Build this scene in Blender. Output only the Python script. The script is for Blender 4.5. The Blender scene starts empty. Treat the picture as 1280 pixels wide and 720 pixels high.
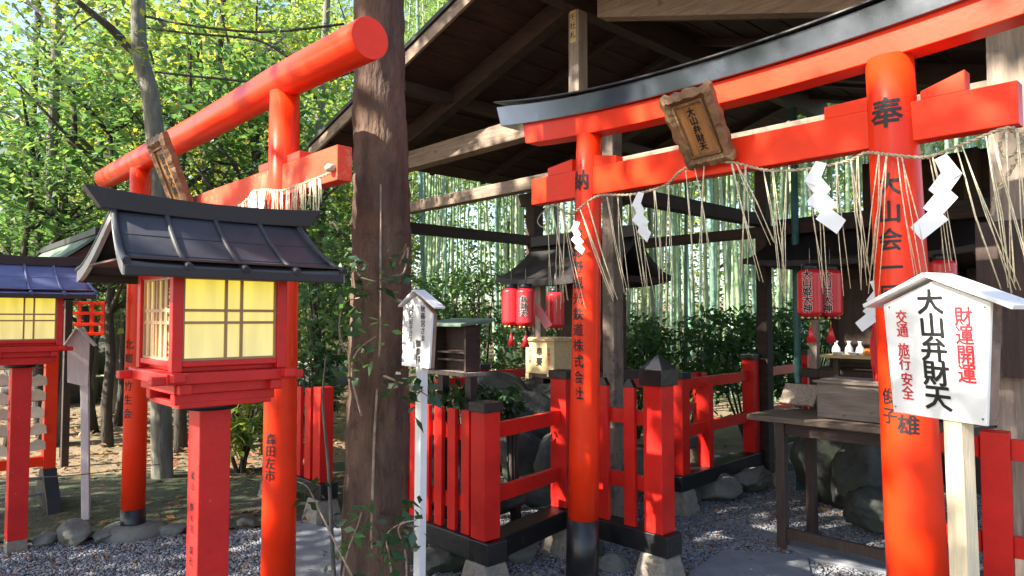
import bpy, bmesh, math, random
import numpy as np
from mathutils import Vector, Matrix
R = math.radians
random.seed(7); RNG = np.random.default_rng(11)
scene = bpy.context.scene
COL = scene.collection

# ------------------------------------------------------------------ camera
F = 880.0; PITCH = math.atan(38/880.0); CAMZ = 1.6
cd = bpy.data.cameras.new('camera'); cam = bpy.data.objects.new('camera', cd); COL.objects.link(cam)
cam.location = (0, 0, CAMZ); cam.rotation_euler = (R(90)+PITCH, 0, 0)
cd.sensor_width = 36; cd.lens = F/1280*36; cd.clip_start = .05; cd.clip_end = 500
scene.camera = cam
cp, sp = math.cos(PITCH), math.sin(PITCH)
def ray(px, py):
    a = (px-640)/F; b = (360-py)/F
    return Vector((a, cp - b*sp, sp + b*cp))
def W(px, py, Y):                       # point of that pixel at distance Y
    r = ray(px, py); k = Y/r.y
    return Vector((r.x*k, Y, CAMZ + r.z*k))
def WP(px, py, o, d):                   # that pixel on the vertical plane through o along d
    r = ray(px, py); n = Vector((-d[1], d[0]))
    k = (o[0]*n.x+o[1]*n.y)/(r.x*n.x+r.y*n.y)
    return Vector((r.x*k, r.y*k, CAMZ+r.z*k))
U = Vector((-.682, .7315, 0)); V = Vector((.7315, .682, 0))
RV = -R(47); RU = R(43)                 # local frames: RV looks along V with x = -U; RU looks along U with x = V

# ------------------------------------------------------------------ mesh helper
class MB:
    def __init__(s): s.v = []; s.f = []; s.sm = []
    def add(s, vs, fs, smooth=False):
        n = len(s.v); s.v += [tuple(v) for v in vs]
        s.f += [tuple(i+n for i in f) for f in fs]; s.sm += [smooth]*len(fs); return s
    def box(s, x0, x1, y0, y1, z0, z1, m=None):
        vs = [Vector(p) for p in ((x0,y0,z0),(x1,y0,z0),(x1,y1,z0),(x0,y1,z0),(x0,y0,z1),(x1,y0,z1),(x1,y1,z1),(x0,y1,z1))]
        if m: vs = [m @ v for v in vs]
        return s.add(vs, [(0,3,2,1),(4,5,6,7),(0,1,5,4),(1,2,6,5),(2,3,7,6),(3,0,4,7)])
    def frus(s, cx, cy, z0, z1, a0, a1, b0=None, b1=None):
        b0 = a0 if b0 is None else b0; b1 = a1 if b1 is None else b1
        vs = [(cx+i*a0, cy+j*b0, z0) for i, j in ((-1,-1),(1,-1),(1,1),(-1,1))]+[(cx+i*a1, cy+j*b1, z1) for i, j in ((-1,-1),(1,-1),(1,1),(-1,1))]
        return s.add(vs, [(0,3,2,1),(4,5,6,7),(0,1,5,4),(1,2,6,5),(2,3,7,6),(3,0,4,7)])
    def tube(s, pts, rad, n=10, caps=True, jit=0.0):
        pts = [Vector(p) for p in pts]; rs = rad if isinstance(rad, (list, tuple)) else [rad]*len(pts)
        vs = []; prev = None
        for i, p in enumerate(pts):
            t = (pts[min(i+1, len(pts)-1)]-pts[max(i-1, 0)]).normalized()
            if prev is None:
                a = t.cross(Vector((0,0,1)) if abs(t.z) < .9 else Vector((0,1,0))).normalized()
            else:
                a = (prev - t*prev.dot(t)).normalized()
            prev = a; b = t.cross(a)
            for k in range(n):
                an = 2*math.pi*k/n; r = rs[i]*(1+jit*math.sin(an*3+i*.7)*math.cos(an*2-i*.31))
                vs.append(p + a*math.cos(an)*r + b*math.sin(an)*r)
        fs = [(i*n+k, i*n+(k+1) % n, (i+1)*n+(k+1) % n, (i+1)*n+k) for i in range(len(pts)-1) for k in range(n)]
        s.add(vs, fs, True)
        if caps:
            m = len(s.v)-len(vs); e = m+(len(pts)-1)*n
            s.f += [tuple(m+k for k in range(n))[::-1], tuple(e+k for k in range(n))]; s.sm += [False, False]
        return s
    def lathe(s, prof, n=20, c=(0,0,0)):
        vs = [(c[0]+r*math.cos(2*math.pi*k/n), c[1]+r*math.sin(2*math.pi*k/n), c[2]+z) for r, z in prof for k in range(n)]
        fs = [(i*n+k, i*n+(k+1) % n, (i+1)*n+(k+1) % n, (i+1)*n+k) for i in range(len(prof)-1) for k in range(n)]
        return s.add(vs, fs, True)
    def prism(s, poly, y0, y1, m=None):             # polygon in x,z extruded along y
        n = len(poly); vs = [Vector((x, y0, z)) for x, z in poly]+[Vector((x, y1, z)) for x, z in poly]
        if m: vs = [m @ v for v in vs]
        return s.add(vs, [tuple(range(n)), tuple(range(2*n-1, n-1, -1))]+[(i, i+n, (i+1) % n+n, (i+1) % n) for i in range(n)])
    def prismx(s, poly, x0, x1):                     # polygon in y,z extruded along x
        n = len(poly); vs = [(x0, y, z) for y, z in poly]+[(x1, y, z) for y, z in poly]
        return s.add(vs, [tuple(range(n))[::-1], tuple(range(n, 2*n))]+[(i, (i+1) % n, (i+1) % n+n, i+n) for i in range(n)])
    def loft(s, secs, smooth=False):                 # list of equal closed sections
        n = len(secs[0]); vs = [p for q in secs for p in q]
        fs = [(i*n+k, i*n+(k+1) % n, (i+1)*n+(k+1) % n, (i+1)*n+k) for i in range(len(secs)-1) for k in range(n)]
        fs += [tuple(range(n))[::-1], tuple((len(secs)-1)*n+k for k in range(n))]
        return s.add(vs, fs, smooth)
    def sheet(s, rows, th=.0):                       # grid of points, optional thickness down in z
        n = len(rows[0]); vs = [p for r in rows for p in r]
        fs = [(i*n+k, i*n+k+1, (i+1)*n+k+1, (i+1)*n+k) for i in range(len(rows)-1) for k in range(n-1)]
        s.add(vs, fs, True)
        if th:
            lo = [(p[0], p[1], p[2]-th) for p in vs]; s.add(lo, [f[::-1] for f in fs], True)
            b = len(s.v)-2*len(vs); N = len(vs); m = len(rows)
            edge = [k for k in range(n)]+[i*n+n-1 for i in range(1, m)]+[(m-1)*n+k for k in range(n-2, -1, -1)]+[i*n for i in range(m-2, 0, -1)]
            for i in range(len(edge)):
                a, c = edge[i], edge[(i+1) % len(edge)]
                s.f.append((b+c, b+a, b+a+N, b+c+N)); s.sm.append(False)
        return s
    def build(s, name, mat, parent=None, bev=0.0, seg=2, **kw):
        me = bpy.data.meshes.new(name); me.from_pydata(s.v, [], s.f); me.update()
        me.polygons.foreach_set('use_smooth', s.sm)
        bm = bmesh.new(); bm.from_mesh(me)
        bmesh.ops.recalc_face_normals(bm, faces=bm.faces); bm.to_mesh(me); bm.free()
        me.materials.append(mat)
        o = bpy.data.objects.new(name, me); COL.objects.link(o)
        if parent: o.parent = parent
        if bev:
            b = o.modifiers.new('bevel', 'BEVEL'); b.width = bev; b.segments = seg; b.limit_method = 'ANGLE'; b.angle_limit = R(40)
        for k, x in kw.items(): o[k] = x
        return o
def empty(name, loc, rz, label, cat, group=None):
    o = bpy.data.objects.new(name, None); COL.objects.link(o); o.empty_display_size = .1
    o.location = loc; o.rotation_euler = (0, 0, rz); o['label'] = label; o['category'] = cat
    if group: o['group'] = group
    return o
def tag(o, label, cat, group=None):
    o['label'] = label; o['category'] = cat
    if group: o['group'] = group
    return o
def kids(o): return [c for c in COL.objects if c.parent == o]
def copy_tree(o, loc, rz, label=None, scale=None):
    def rec(x, par):
        c = x.copy(); COL.objects.link(c)
        if par: c.parent = par
        for ch in kids(x): rec(ch, c)
        return c
    r = rec(o, None); r.location = loc; r.rotation_euler = (0, 0, rz)
    if scale: r.scale = (scale,)*3 if not isinstance(scale, tuple) else scale
    if label: r['label'] = label
    return r

# ------------------------------------------------------------------ materials
def mat(name, col, rough=.6, var=.15, vs=6.0, bump=0.0, bs=40.0, metal=0.0, spec=.5, stretch=None, col2=None, wear=None, coat=0.0, obj=True):
    m = bpy.data.materials.new(name); m.use_nodes = True; nt = m.node_tree; N = nt.nodes; L = nt.links
    p = N['Principled BSDF']; p.inputs['Roughness'].default_value = rough; p.inputs['Metallic'].default_value = metal
    p.inputs['Specular IOR Level'].default_value = spec; p.inputs['Coat Weight'].default_value = coat
    p.inputs['Coat Roughness'].default_value = .15
    tc = N.new('ShaderNodeTexCoord'); mp = N.new('ShaderNodeMapping'); L.new(tc.outputs['Object'], mp.inputs[0])
    if stretch: mp.inputs['Scale'].default_value = stretch
    n1 = N.new('ShaderNodeTexNoise'); n1.inputs['Scale'].default_value = vs; n1.inputs['Detail'].default_value = 8
    n1.inputs['Roughness'].default_value = .65; L.new(mp.outputs[0], n1.inputs['Vector'])
    r = N.new('ShaderNodeValToRGB'); c = Vector(col[:3])
    c2 = Vector(col2) if col2 else c*(1-var*1.6)
    r.color_ramp.elements[0].position = .32; r.color_ramp.elements[1].position = .68
    r.color_ramp.elements[0].color = (*c2, 1); r.color_ramp.elements[1].color = (*(c if col2 else c*(1+var)), 1)
    L.new(n1.outputs[0], r.inputs[0]); out = r.outputs[0]
    if wear:
        n3 = N.new('ShaderNodeTexNoise'); n3.inputs['Scale'].default_value = wear[1]; n3.inputs['Detail'].default_value = 10; n3.inputs['Roughness'].default_value = .75
        L.new(tc.outputs['Object'], n3.inputs['Vector'])
        r3 = N.new('ShaderNodeValToRGB'); r3.color_ramp.elements[0].position = wear[2]; r3.color_ramp.elements[1].position = wear[2]+.06
        r3.color_ramp.elements[0].color = (0,0,0,1); r3.color_ramp.elements[1].color = (wear[3] if len(wear) > 3 else 1,)*3+(1,)
        L.new(n3.outputs[0], r3.inputs[0]); mx = N.new('ShaderNodeMix'); mx.data_type = 'RGBA'
        L.new(r3.outputs[0], mx.inputs['Factor']); L.new(out, mx.inputs[6]); mx.inputs[7].default_value = (*wear[0], 1); out = mx.outputs[2]
    L.new(out, p.inputs['Base Color'])
    mr = N.new('ShaderNodeMapRange'); mr.inputs['To Min'].default_value = max(rough-.1, .03); mr.inputs['To Max'].default_value = min(rough+.12, 1)
    L.new(n1.outputs[0], mr.inputs[0]); L.new(mr.outputs[0], p.inputs['Roughness'])
    if bump:
        n2 = N.new('ShaderNodeTexNoise'); n2.inputs['Scale'].default_value = bs; n2.inputs['Detail'].default_value = 6
        L.new(mp.outputs[0], n2.inputs['Vector'])
        b = N.new('ShaderNodeBump'); b.inputs['Strength'].default_value = bump; b.inputs['Distance'].default_value = .02
        L.new(n2.outputs[0], b.inputs['Height']); L.new(b.outputs[0], p.inputs['Normal'])
    return m
def leafmat(name, cols, rough=.45, trans=.45, spec=.4, tcol=None):
    m = bpy.data.materials.new(name); m.use_nodes = True; nt = m.node_tree; N = nt.nodes; L = nt.links
    p = N['Principled BSDF']; p.inputs['Roughness'].default_value = rough; p.inputs['Specular IOR Level'].default_value = spec
    g = N.new('ShaderNodeNewGeometry'); r = N.new('ShaderNodeValToRGB'); e = r.color_ramp.elements
    while len(e) < len(cols): e.new(.5)
    for i, c in enumerate(cols): e[i].position = i/(len(cols)-1); e[i].color = (*c, 1)
    L.new(g.outputs['Random Per Island'], r.inputs[0]); L.new(r.outputs[0], p.inputs['Base Color'])
    t = N.new('ShaderNodeBsdfTranslucent'); mx = N.new('ShaderNodeMixShader'); mx.inputs[0].default_value = trans
    mul = N.new('ShaderNodeMix'); mul.data_type = 'RGBA'; mul.blend_type = 'MULTIPLY'; mul.inputs['Factor'].default_value = 1
    L.new(r.outputs[0], mul.inputs[6]); mul.inputs[7].default_value = (*(tcol or (2.3, 2.4, 1.15)), 1); L.new(mul.outputs[2], t.inputs[0])
    o = N['Material Output']; L.new(p.outputs[0], mx.inputs[1]); L.new(t.outputs[0], mx.inputs[2]); L.new(mx.outputs[0], o.inputs[0])
    return m
M = {}
M['verm'] = mat('vermilion_paint', (.84,.036,.006), .33, .10, 2.2, .03, 40, coat=.12, spec=.2, wear=((.55,.035,.018), 30, .62, .55))
M['red'] = mat('crimson_paint', (.62,.020,.014), .38, .16, 3, .05, 50, coat=.03, spec=.2, wear=((.30,.05,.04), 26, .62, .55))
M['redl'] = mat('lantern_red_paint', (.60,.020,.017), .42, .12, 5, .08, 30, spec=.3, wear=((.6,.3,.28), 38, .635, .7))
M['redwood'] = mat('patchy_red_beam', (.74,.075,.035), .6, .1, 3, .06, 40, stretch=(1,5,5), spec=.15, wear=((.75,.22,.14), 7, .52, .5))  # paler salmon patches mottled over the red
M['black'] = mat('black_paint', (.012,.012,.014), .34, .3, 6, .1, 30, wear=((.08,.075,.07), 30, .62, .5))
M['sill'] = mat('black_beam', (.009,.009,.010), .45, .3, 6, .2, 30, wear=((.12,.11,.1), 14, .62, .5))
M['kasagi'] = mat('black_lintel', (.03,.036,.05), .16, .3, 3, .03, 12, coat=1.0, spec=.8)
M['ink'] = mat('ink', (.008,.008,.01), .55, .2)
M['redink'] = mat('red_ink', (.62,.02,.03), .55, .2)
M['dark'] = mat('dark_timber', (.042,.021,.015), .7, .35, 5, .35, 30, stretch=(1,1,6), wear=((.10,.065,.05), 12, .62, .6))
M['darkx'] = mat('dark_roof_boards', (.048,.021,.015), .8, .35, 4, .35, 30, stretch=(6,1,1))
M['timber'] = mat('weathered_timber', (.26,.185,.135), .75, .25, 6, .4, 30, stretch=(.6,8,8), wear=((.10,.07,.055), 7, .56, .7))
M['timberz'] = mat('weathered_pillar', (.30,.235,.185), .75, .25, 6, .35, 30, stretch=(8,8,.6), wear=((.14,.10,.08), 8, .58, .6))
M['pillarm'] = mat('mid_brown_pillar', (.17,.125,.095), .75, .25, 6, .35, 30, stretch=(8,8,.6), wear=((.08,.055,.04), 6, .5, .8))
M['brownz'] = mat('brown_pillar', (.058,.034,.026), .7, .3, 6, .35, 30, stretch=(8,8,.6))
M['tablewood'] = mat('old_table_wood', (.15,.105,.075), .75, .25, 6, .35, 30, stretch=(.6,8,8), wear=((.06,.04,.03), 7, .56, .7))
M['greywood'] = mat('grey_box_wood', (.19,.15,.12), .8, .25, 6, .35, 30, stretch=(.6,8,8), wear=((.07,.05,.04), 9, .6, .7))
M['white'] = mat('white_painted_wood', (.80,.79,.77), .5, .04, 5, .08, 30, wear=((.45,.42,.38), 26, .68, .6))
M['whiteg'] = mat('greyed_white_paint', (.58,.53,.51), .6, .08, 5, .15, 30, stretch=(6,6,1), wear=((.33,.28,.26), 20, .62, .6))
M['cream'] = mat('bare_cream_post', (.68,.56,.38), .6, .12, 6, .2, 30, stretch=(8,8,.6), wear=((.35,.24,.14), 18, .66, .7))
M['paper'] = mat('white_paper', (.80,.80,.82), .7, .03)
M['straw'] = mat('straw', (.74,.66,.45), .7, .25, 60, .2, 80)
M['rope'] = mat('straw_rope', (.50,.41,.28), .8, .3, 80, .6, 120)
M['stone'] = mat('granite', (.24,.205,.165), .85, .2, 20, .5, 60, wear=((.17,.16,.13), 7, .55, .7))
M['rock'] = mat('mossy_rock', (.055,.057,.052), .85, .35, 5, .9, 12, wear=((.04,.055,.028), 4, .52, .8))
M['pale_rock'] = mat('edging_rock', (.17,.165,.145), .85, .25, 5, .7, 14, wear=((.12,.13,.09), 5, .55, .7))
M['slab'] = mat('paving_stone', (.19,.20,.22), .8, .12, 9, .3, 40, wear=((.18,.18,.18), 12, .6, .5))
M['roofm'] = mat('dark_metal_sheet', (.048,.047,.054), .48, .25, 4, .05, 10, metal=.15, wear=((.17,.17,.17), 45, .68, .6))
M['roofb'] = mat('sky_tinted_metal_sheet', (.13,.16,.32), .35, .2, 4, .04, 10, metal=.2, wear=((.3,.3,.32), 45, .68, .6))  # sky reflection put into the blue base colour
M['ridge'] = mat('dark_metal_ridge', (.022,.018,.019), .6, .25, 4, .06, 12, wear=((.12,.1,.1), 30, .64, .5))
M['barge'] = mat('grey_bargeboard', (.42,.40,.37), .6, .15, 8, .2, 30, wear=((.2,.17,.15), 22, .6, .6))
M['copper'] = mat('green_copper', (.13,.19,.14), .6, .25, 6, .2, 20, wear=((.3,.32,.24), 10, .6, .5))
M['soffit'] = mat('soffit_brown', (.085,.035,.03), .7, .2)
M['glaze'] = mat('glazing_bar', (.36,.20,.09), .5, .15)
M['backing'] = mat('sign_back_wood', (.26,.17,.13), .7, .3, 6, .2, 30, wear=((.08,.05,.04), 8, .55, .7))
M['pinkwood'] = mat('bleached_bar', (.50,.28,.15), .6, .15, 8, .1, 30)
M['plaque'] = mat('plaque_wood', (.34,.15,.05), .5, .22, 5, .3, 25, stretch=(8,8,.8), wear=((.16,.07,.03), 8, .56, .7))
M['plaqued'] = mat('plaque_frame_wood', (.20,.10,.045), .6, .3, 8, .7, 22, wear=((.38,.27,.13), 11, .55, .8))
M['boxwood'] = mat('offertory_wood', (.60,.44,.22), .55, .12, 5, .12, 30, stretch=(.7,6,6))
M['gold'] = mat('gilt', (.75,.5,.15), .3, .15, metal=.7)
M['teal'] = mat('teal_pole', (.06,.16,.17), .45, .2)
M['ema'] = mat('votive_wood', (.62,.50,.36), .6, .15, 9, .1)
M['pink'] = mat('pink_paper', (.78,.25,.24), .6, .06)
M['ceramic'] = mat('white_ceramic', (.78,.77,.74), .18, .03)
M['orange'] = mat('orange_skin', (.75,.25,.03), .5, .1)
M['redcloth'] = mat('red_cloth', (.65,.03,.03), .8, .12, 12)
M['wire'] = mat('grey_wire', (.22,.22,.22), .4, .1, metal=.5)
def bark(name, c, c2, sc=5, bump=.9, st=(4,4,.7)):
    return mat(name, c, .9, .2, sc, bump, 9, stretch=st, col2=c2, wear=((.16,.15,.10), 2.5, .58, .5))
M['barkbig'] = mat('bark_brown', (.17,.10,.066), .88, .3, 2.6, 1.0, 16, stretch=(3.2,3.2,.8), col2=(.045,.021,.014), wear=((.05,.028,.02), 9, .56, .75))
M['barkgrey'] = bark('bark_grey', (.20,.19,.155), (.085,.08,.065), 5, .7)
M['barkdark'] = bark('bark_dark', (.075,.06,.048), (.03,.024,.018), 5, .8)
M['vine'] = mat('vine_stem', (.33,.24,.17), .8, .3, 20, .3)
M['bamboo'] = mat('bamboo_culm', (.25,.37,.20), .35, .2, 3, .05, 20, wear=((.45,.47,.36), 2, .55, .7))
M['bamboo3'] = mat('bamboo_culm_bluish', (.17,.30,.23), .35, .3, 3, .05, 20, wear=((.35,.42,.33), 2, .55, .6))
M['bamboo2'] = mat('bamboo_culm_pale', (.36,.43,.29), .4, .2, 3, .05, 20, wear=((.25,.36,.24), 2, .5, .7))
M['leafy'] = leafmat('leaf_yellow_green', [(.06,.105,.035),(.19,.24,.045),(.10,.155,.04),(.31,.31,.055),(.045,.085,.05),(.15,.20,.07),(.26,.27,.09)])
M['leafm'] = leafmat('leaf_mid_green', [(.045,.095,.045),(.08,.145,.055),(.06,.12,.07),(.14,.20,.08)])
M['leafd'] = leafmat('leaf_dark_glossy', [(.018,.05,.018),(.035,.08,.025),(.025,.065,.03),(.05,.095,.03)], .28, .25, .6)
M['leafs'] = leafmat('leaf_shrub', [(.035,.08,.03),(.06,.12,.045),(.045,.10,.05),(.10,.16,.08)], .45, .35, .3)
M['leafb'] = leafmat('leaf_bamboo', [(.09,.15,.04),(.14,.20,.06),(.17,.22,.09)], .5, .5)
M['leaff'] = leafmat('fallen_leaf', [(.16,.07,.035),(.28,.11,.04),(.22,.13,.06),(.34,.20,.08),(.12,.06,.04),(.30,.07,.03)], .7, .1, .3, (1,1,1))
M['leafa'] = leafmat('leaf_autumn', [(.30,.26,.03),(.36,.16,.02),(.22,.24,.03)], .5, .5, .4, (2.2,1.8,.6))

def glow(name, c_hi, c_lo, z0, z1, s, lo=.88):            # emissive paper pane, colour graded by height
    m = bpy.data.materials.new(name); m.use_nodes = True; N = m.node_tree.nodes; L = m.node_tree.links
    p = N['Principled BSDF']; p.inputs['Roughness'].default_value = .35
    tc = N.new('ShaderNodeTexCoord'); sx = N.new('ShaderNodeSeparateXYZ'); L.new(tc.outputs['Object'], sx.inputs[0])
    mr = N.new('ShaderNodeMapRange'); mr.inputs['From Min'].default_value = z0; mr.inputs['From Max'].default_value = z1; L.new(sx.outputs['Z'], mr.inputs[0])
    r = N.new('ShaderNodeValToRGB'); r.color_ramp.elements[0].color = (*c_lo, 1); r.color_ramp.elements[1].color = (*c_hi, 1); L.new(mr.outputs[0], r.inputs[0])
    no = N.new('ShaderNodeTexNoise'); no.inputs['Scale'].default_value = 9; mp = N.new('ShaderNodeMapping'); mp.inputs['Scale'].default_value = (3,3,.35); L.new(tc.outputs['Object'], mp.inputs[0]); L.new(mp.outputs[0], no.inputs[0])
    p.inputs['Base Color'].default_value = (.42,.37,.20,1); p.inputs['Coat Weight'].default_value = .3; p.inputs['Coat Roughness'].default_value = .08; p.inputs['Specular IOR Level'].default_value = .25
    L.new(r.outputs[0], p.inputs['Emission Color'])
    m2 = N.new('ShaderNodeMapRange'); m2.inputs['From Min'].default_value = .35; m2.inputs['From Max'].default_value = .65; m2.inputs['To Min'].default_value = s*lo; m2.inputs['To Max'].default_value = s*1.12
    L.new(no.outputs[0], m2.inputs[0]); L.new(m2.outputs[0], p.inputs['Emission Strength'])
    return m

# ------------------------------------------------------------------ lettering
def text_mesh(txt, size, bold=.0, line=1.05, cuts=0.0, font_scale=(1,1)):
    cu = bpy.data.curves.new('t', 'FONT'); cu.body = txt; cu.size = size; cu.align_x = 'CENTER'; cu.align_y = 'CENTER'
    cu.space_line = line; cu.offset = 0; cu.resolution_u = 2; cu.fill_mode = 'BOTH'
    ob = bpy.data.objects.new('t', cu); COL.objects.link(ob)
    bpy.context.view_layer.update()
    dg = bpy.context.evaluated_depsgraph_get(); me = bpy.data.meshes.new_from_object(ob.evaluated_get(dg))
    bpy.data.objects.remove(ob); bpy.data.curves.remove(cu)
    if bold > .004:                                  # thicker strokes: the same glyphs laid a hair apart
        bm = bmesh.new(); bm.from_mesh(me); src = bm.copy() if 0 else None; base = [v.co.copy() for v in bm.verts]
        bm.free(); fs = [tuple(p.vertices) for p in me.polygons]; n = len(base); vs = []; ff = []
        for i, (ax, ay) in enumerate(((0,0),(1,0),(-1,0),(0,1),(0,-1),(.7,.7),(-.7,-.7),(.7,-.7),(-.7,.7))):
            vs += [(c.x+ax*bold*size*.9, c.y+ay*bold*size*.9, .00012*i) for c in base]; ff += [tuple(k+n*i for k in f) for f in fs]
        m2 = bpy.data.meshes.new('lettering'); m2.from_pydata(vs, [], ff); m2.update(); me = m2
    if cuts:
        bm = bmesh.new(); bm.from_mesh(me)
        xs = [v.co.x for v in bm.verts]
        if xs:
            x = min(xs)+cuts
            while x < max(xs):
                bmesh.ops.bisect_plane(bm, geom=bm.verts[:]+bm.edges[:]+bm.faces[:], plane_co=(x,0,0), plane_no=(1,0,0)); x += cuts
        bm.to_mesh(me); bm.free()
    return me
def letter(txt, size, parent, loc, m='ink', bold=.012, line=1.05, rz=0, tilt=0, cyl=None, sx=1.0, shear=0):
    """writing that faces local -y (after rz) at loc; cyl = radius function of local z for round posts"""
    me = text_mesh(txt, size, bold, line, size/6 if cyl else 0)
    rot = Matrix.Rotation(rz, 4, 'Z')
    for v in me.vertices:
        x, y = v.co.x*sx, v.co.y
        x += shear*y; dz = v.co.z
        if cyl:
            r = cyl(loc[2]+y)+.0022+dz; a = x/r
            p = rot @ Vector((r*math.sin(a), -r*math.cos(a), 0)); v.co = (loc[0]+p.x, loc[1]+p.y, loc[2]+y)
        else:
            p = rot @ (Matrix.Rotation(tilt, 4, 'X') @ Vector((x, -dz, y))); v.co = (loc[0]+p.x, loc[1]+p.y, loc[2]+p.z)
    me.materials.clear(); me.materials.append(M[m]); me.update()
    o = bpy.data.objects.new('lettering', me); COL.objects.link(o); o.parent = parent
    return o
def vt(s): return '\n'.join(s)

# ------------------------------------------------------------------ leaves
def leaf_arrays(P, size, flat=.5, aspect=.5, droop=0.0):
    n = len(P); size = np.broadcast_to(size, (n,))
    nrm = RNG.normal(size=(n, 3)); nrm[:, 2] = np.abs(nrm[:, 2])+flat*2; nrm /= np.linalg.norm(nrm, axis=1)[:, None]
    a = RNG.normal(size=(n, 3)); a[:, 2] -= droop; a -= nrm*np.sum(a*nrm, axis=1)[:, None]; a /= np.linalg.norm(a, axis=1)[:, None]
    b = np.cross(nrm, a); s = size[:, None]
    bend = nrm*s*.12
    v = np.stack([P, P+a*s*.45+b*s*aspect*.5-bend*.3, P+a*s-bend*1.5, P+a*s*.45-b*s*aspect*.5-bend*.3], axis=1)
    return v.reshape(-1, 3)
def mesh_quads(name, v, m, k=4):
    me = bpy.data.meshes.new(name); n = len(v)//k
    me.vertices.add(len(v)); me.vertices.foreach_set('co', np.asarray(v, dtype=np.float32).ravel())
    me.loops.add(n*k); me.loops.foreach_set('vertex_index', np.arange(n*k, dtype=np.int32))
    me.polygons.add(n); me.polygons.foreach_set('loop_start', np.arange(0, n*k, k, dtype=np.int32)); me.update(calc_edges=True)
    me.materials.append(m); return me
def clump_points(centers, rad, per, squash=.6):
    c = np.repeat(np.asarray(centers), per, axis=0); g = RNG.normal(size=c.shape)*.5
    g *= np.repeat(np.broadcast_to(rad, (len(centers),)), per)[:, None]; g[:, 2] *= squash
    return c+g
def obj_of(name, me, parent=None, **kw):
    o = bpy.data.objects.new(name, me); COL.objects.link(o)
    if parent: o.parent = parent
    for k, x in kw.items(): o[k] = x
    return o
def rock_mb(rx, ry, rz, seed=0, sub=4, k=.28):
    bm = bmesh.new(); bmesh.ops.create_icosphere(bm, subdivisions=sub, radius=1)
    rnd = random.Random(seed); ph = [rnd.uniform(0, 6) for _ in range(9)]
    vs = []; pl = []
    for i in range(11):
        q = Vector((rnd.gauss(0,1), rnd.gauss(0,1), rnd.gauss(0,.8))).normalized(); pl.append((q, rnd.uniform(.58,.82)))
    for v in bm.verts:
        d = Vector(v.co)
        for q, dd in pl:
            e = d.dot(q)-dd
            if e > 0: d = d-q*e*.96
        c = v.co; d = d*(1.15+.05*math.sin(c.x*5+ph[0])*math.cos(c.y*6+ph[1])+.03*math.sin(c.z*13+ph[2]+c.x*9)+.02*math.sin(c.y*21+ph[3]))
        vs.append((d.x*rx, d.y*ry, d.z*rz))
    fs = [tuple(x.index for x in f.verts) for f in bm.faces]; bm.free()
    mb = MB(); mb.add(vs, fs, True); return mb

# ================================================================== SETTING
# ground: earth sheet to the horizon, rising gently beyond the wood's edge
def gz(x, y):
    d = max(0, y-9+max(0, -x-3)*.0); return min(3.0, .05*d) if y < 60 else 3.0
mb = MB(); rows = []
ys = [-30,-10,0,3,5,6,7,8,9,10,12,14,17,20,25,30,40,60,120,200]; xs = [-160,-80,-40,-25,-15,-10,-7,-5,-3,-1,1,3,5,7,10,15,25,40,80,160]
for y in ys: rows.append([(x, y, gz(x, y)+(.03*math.sin(x*1.3+y) if y > 8 else 0)) for x in xs])
mb.sheet(rows)
gm = mat('earth', (.185,.13,.08), .95, .3, 1.3, .6, 14, col2=(.10,.085,.045), wear=((.22,.15,.09), 4, .5, .8))
mb.build('ground', gm, kind='structure')
# moss bank between gravel and wood
mossm = mat('moss', (.045,.065,.022), .95, .3, 2.2, .9, 30, col2=(.05,.040,.026), wear=((.10,.075,.05), 6, .54, .8))
mo = [W(-260,700,4.75), W(-20,678,5.05), W(150,668,5.2), W(330,655,5.45), W(440,640,5.8)]
mb = MB(); a = [(p.x, p.y, .02) for p in mo]; b = [(p.x-.2, p.y+2.2, .03) for p in mo]
mb.sheet([a, [(p[0]-.1, p[1]+1.1, .06) for p in a], b]); mb.build('moss_bank', mossm, kind='structure')
# gravel bed
gravm = mat('gravel_bed', (.12,.125,.135), .9, .3, 60, .8, 120, col2=(.04,.04,.046))
mb = MB(); mb.sheet([[(-7,0,.004),(12,0,.004)],[(-7,4.6,.004),(12,4.6,.004)]]); 
mb.add([(-7,4.6,.004),(-3.7,4.95,.004),(-2.6,5.2,.004),(-1.9,5.4,.004),(-1.2,6.2,.004),(0,9,.004),(12,9,.004),(12,4.6,.004)], [tuple(range(8))])
mb.build('gravel', gravm, kind='structure')
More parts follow.
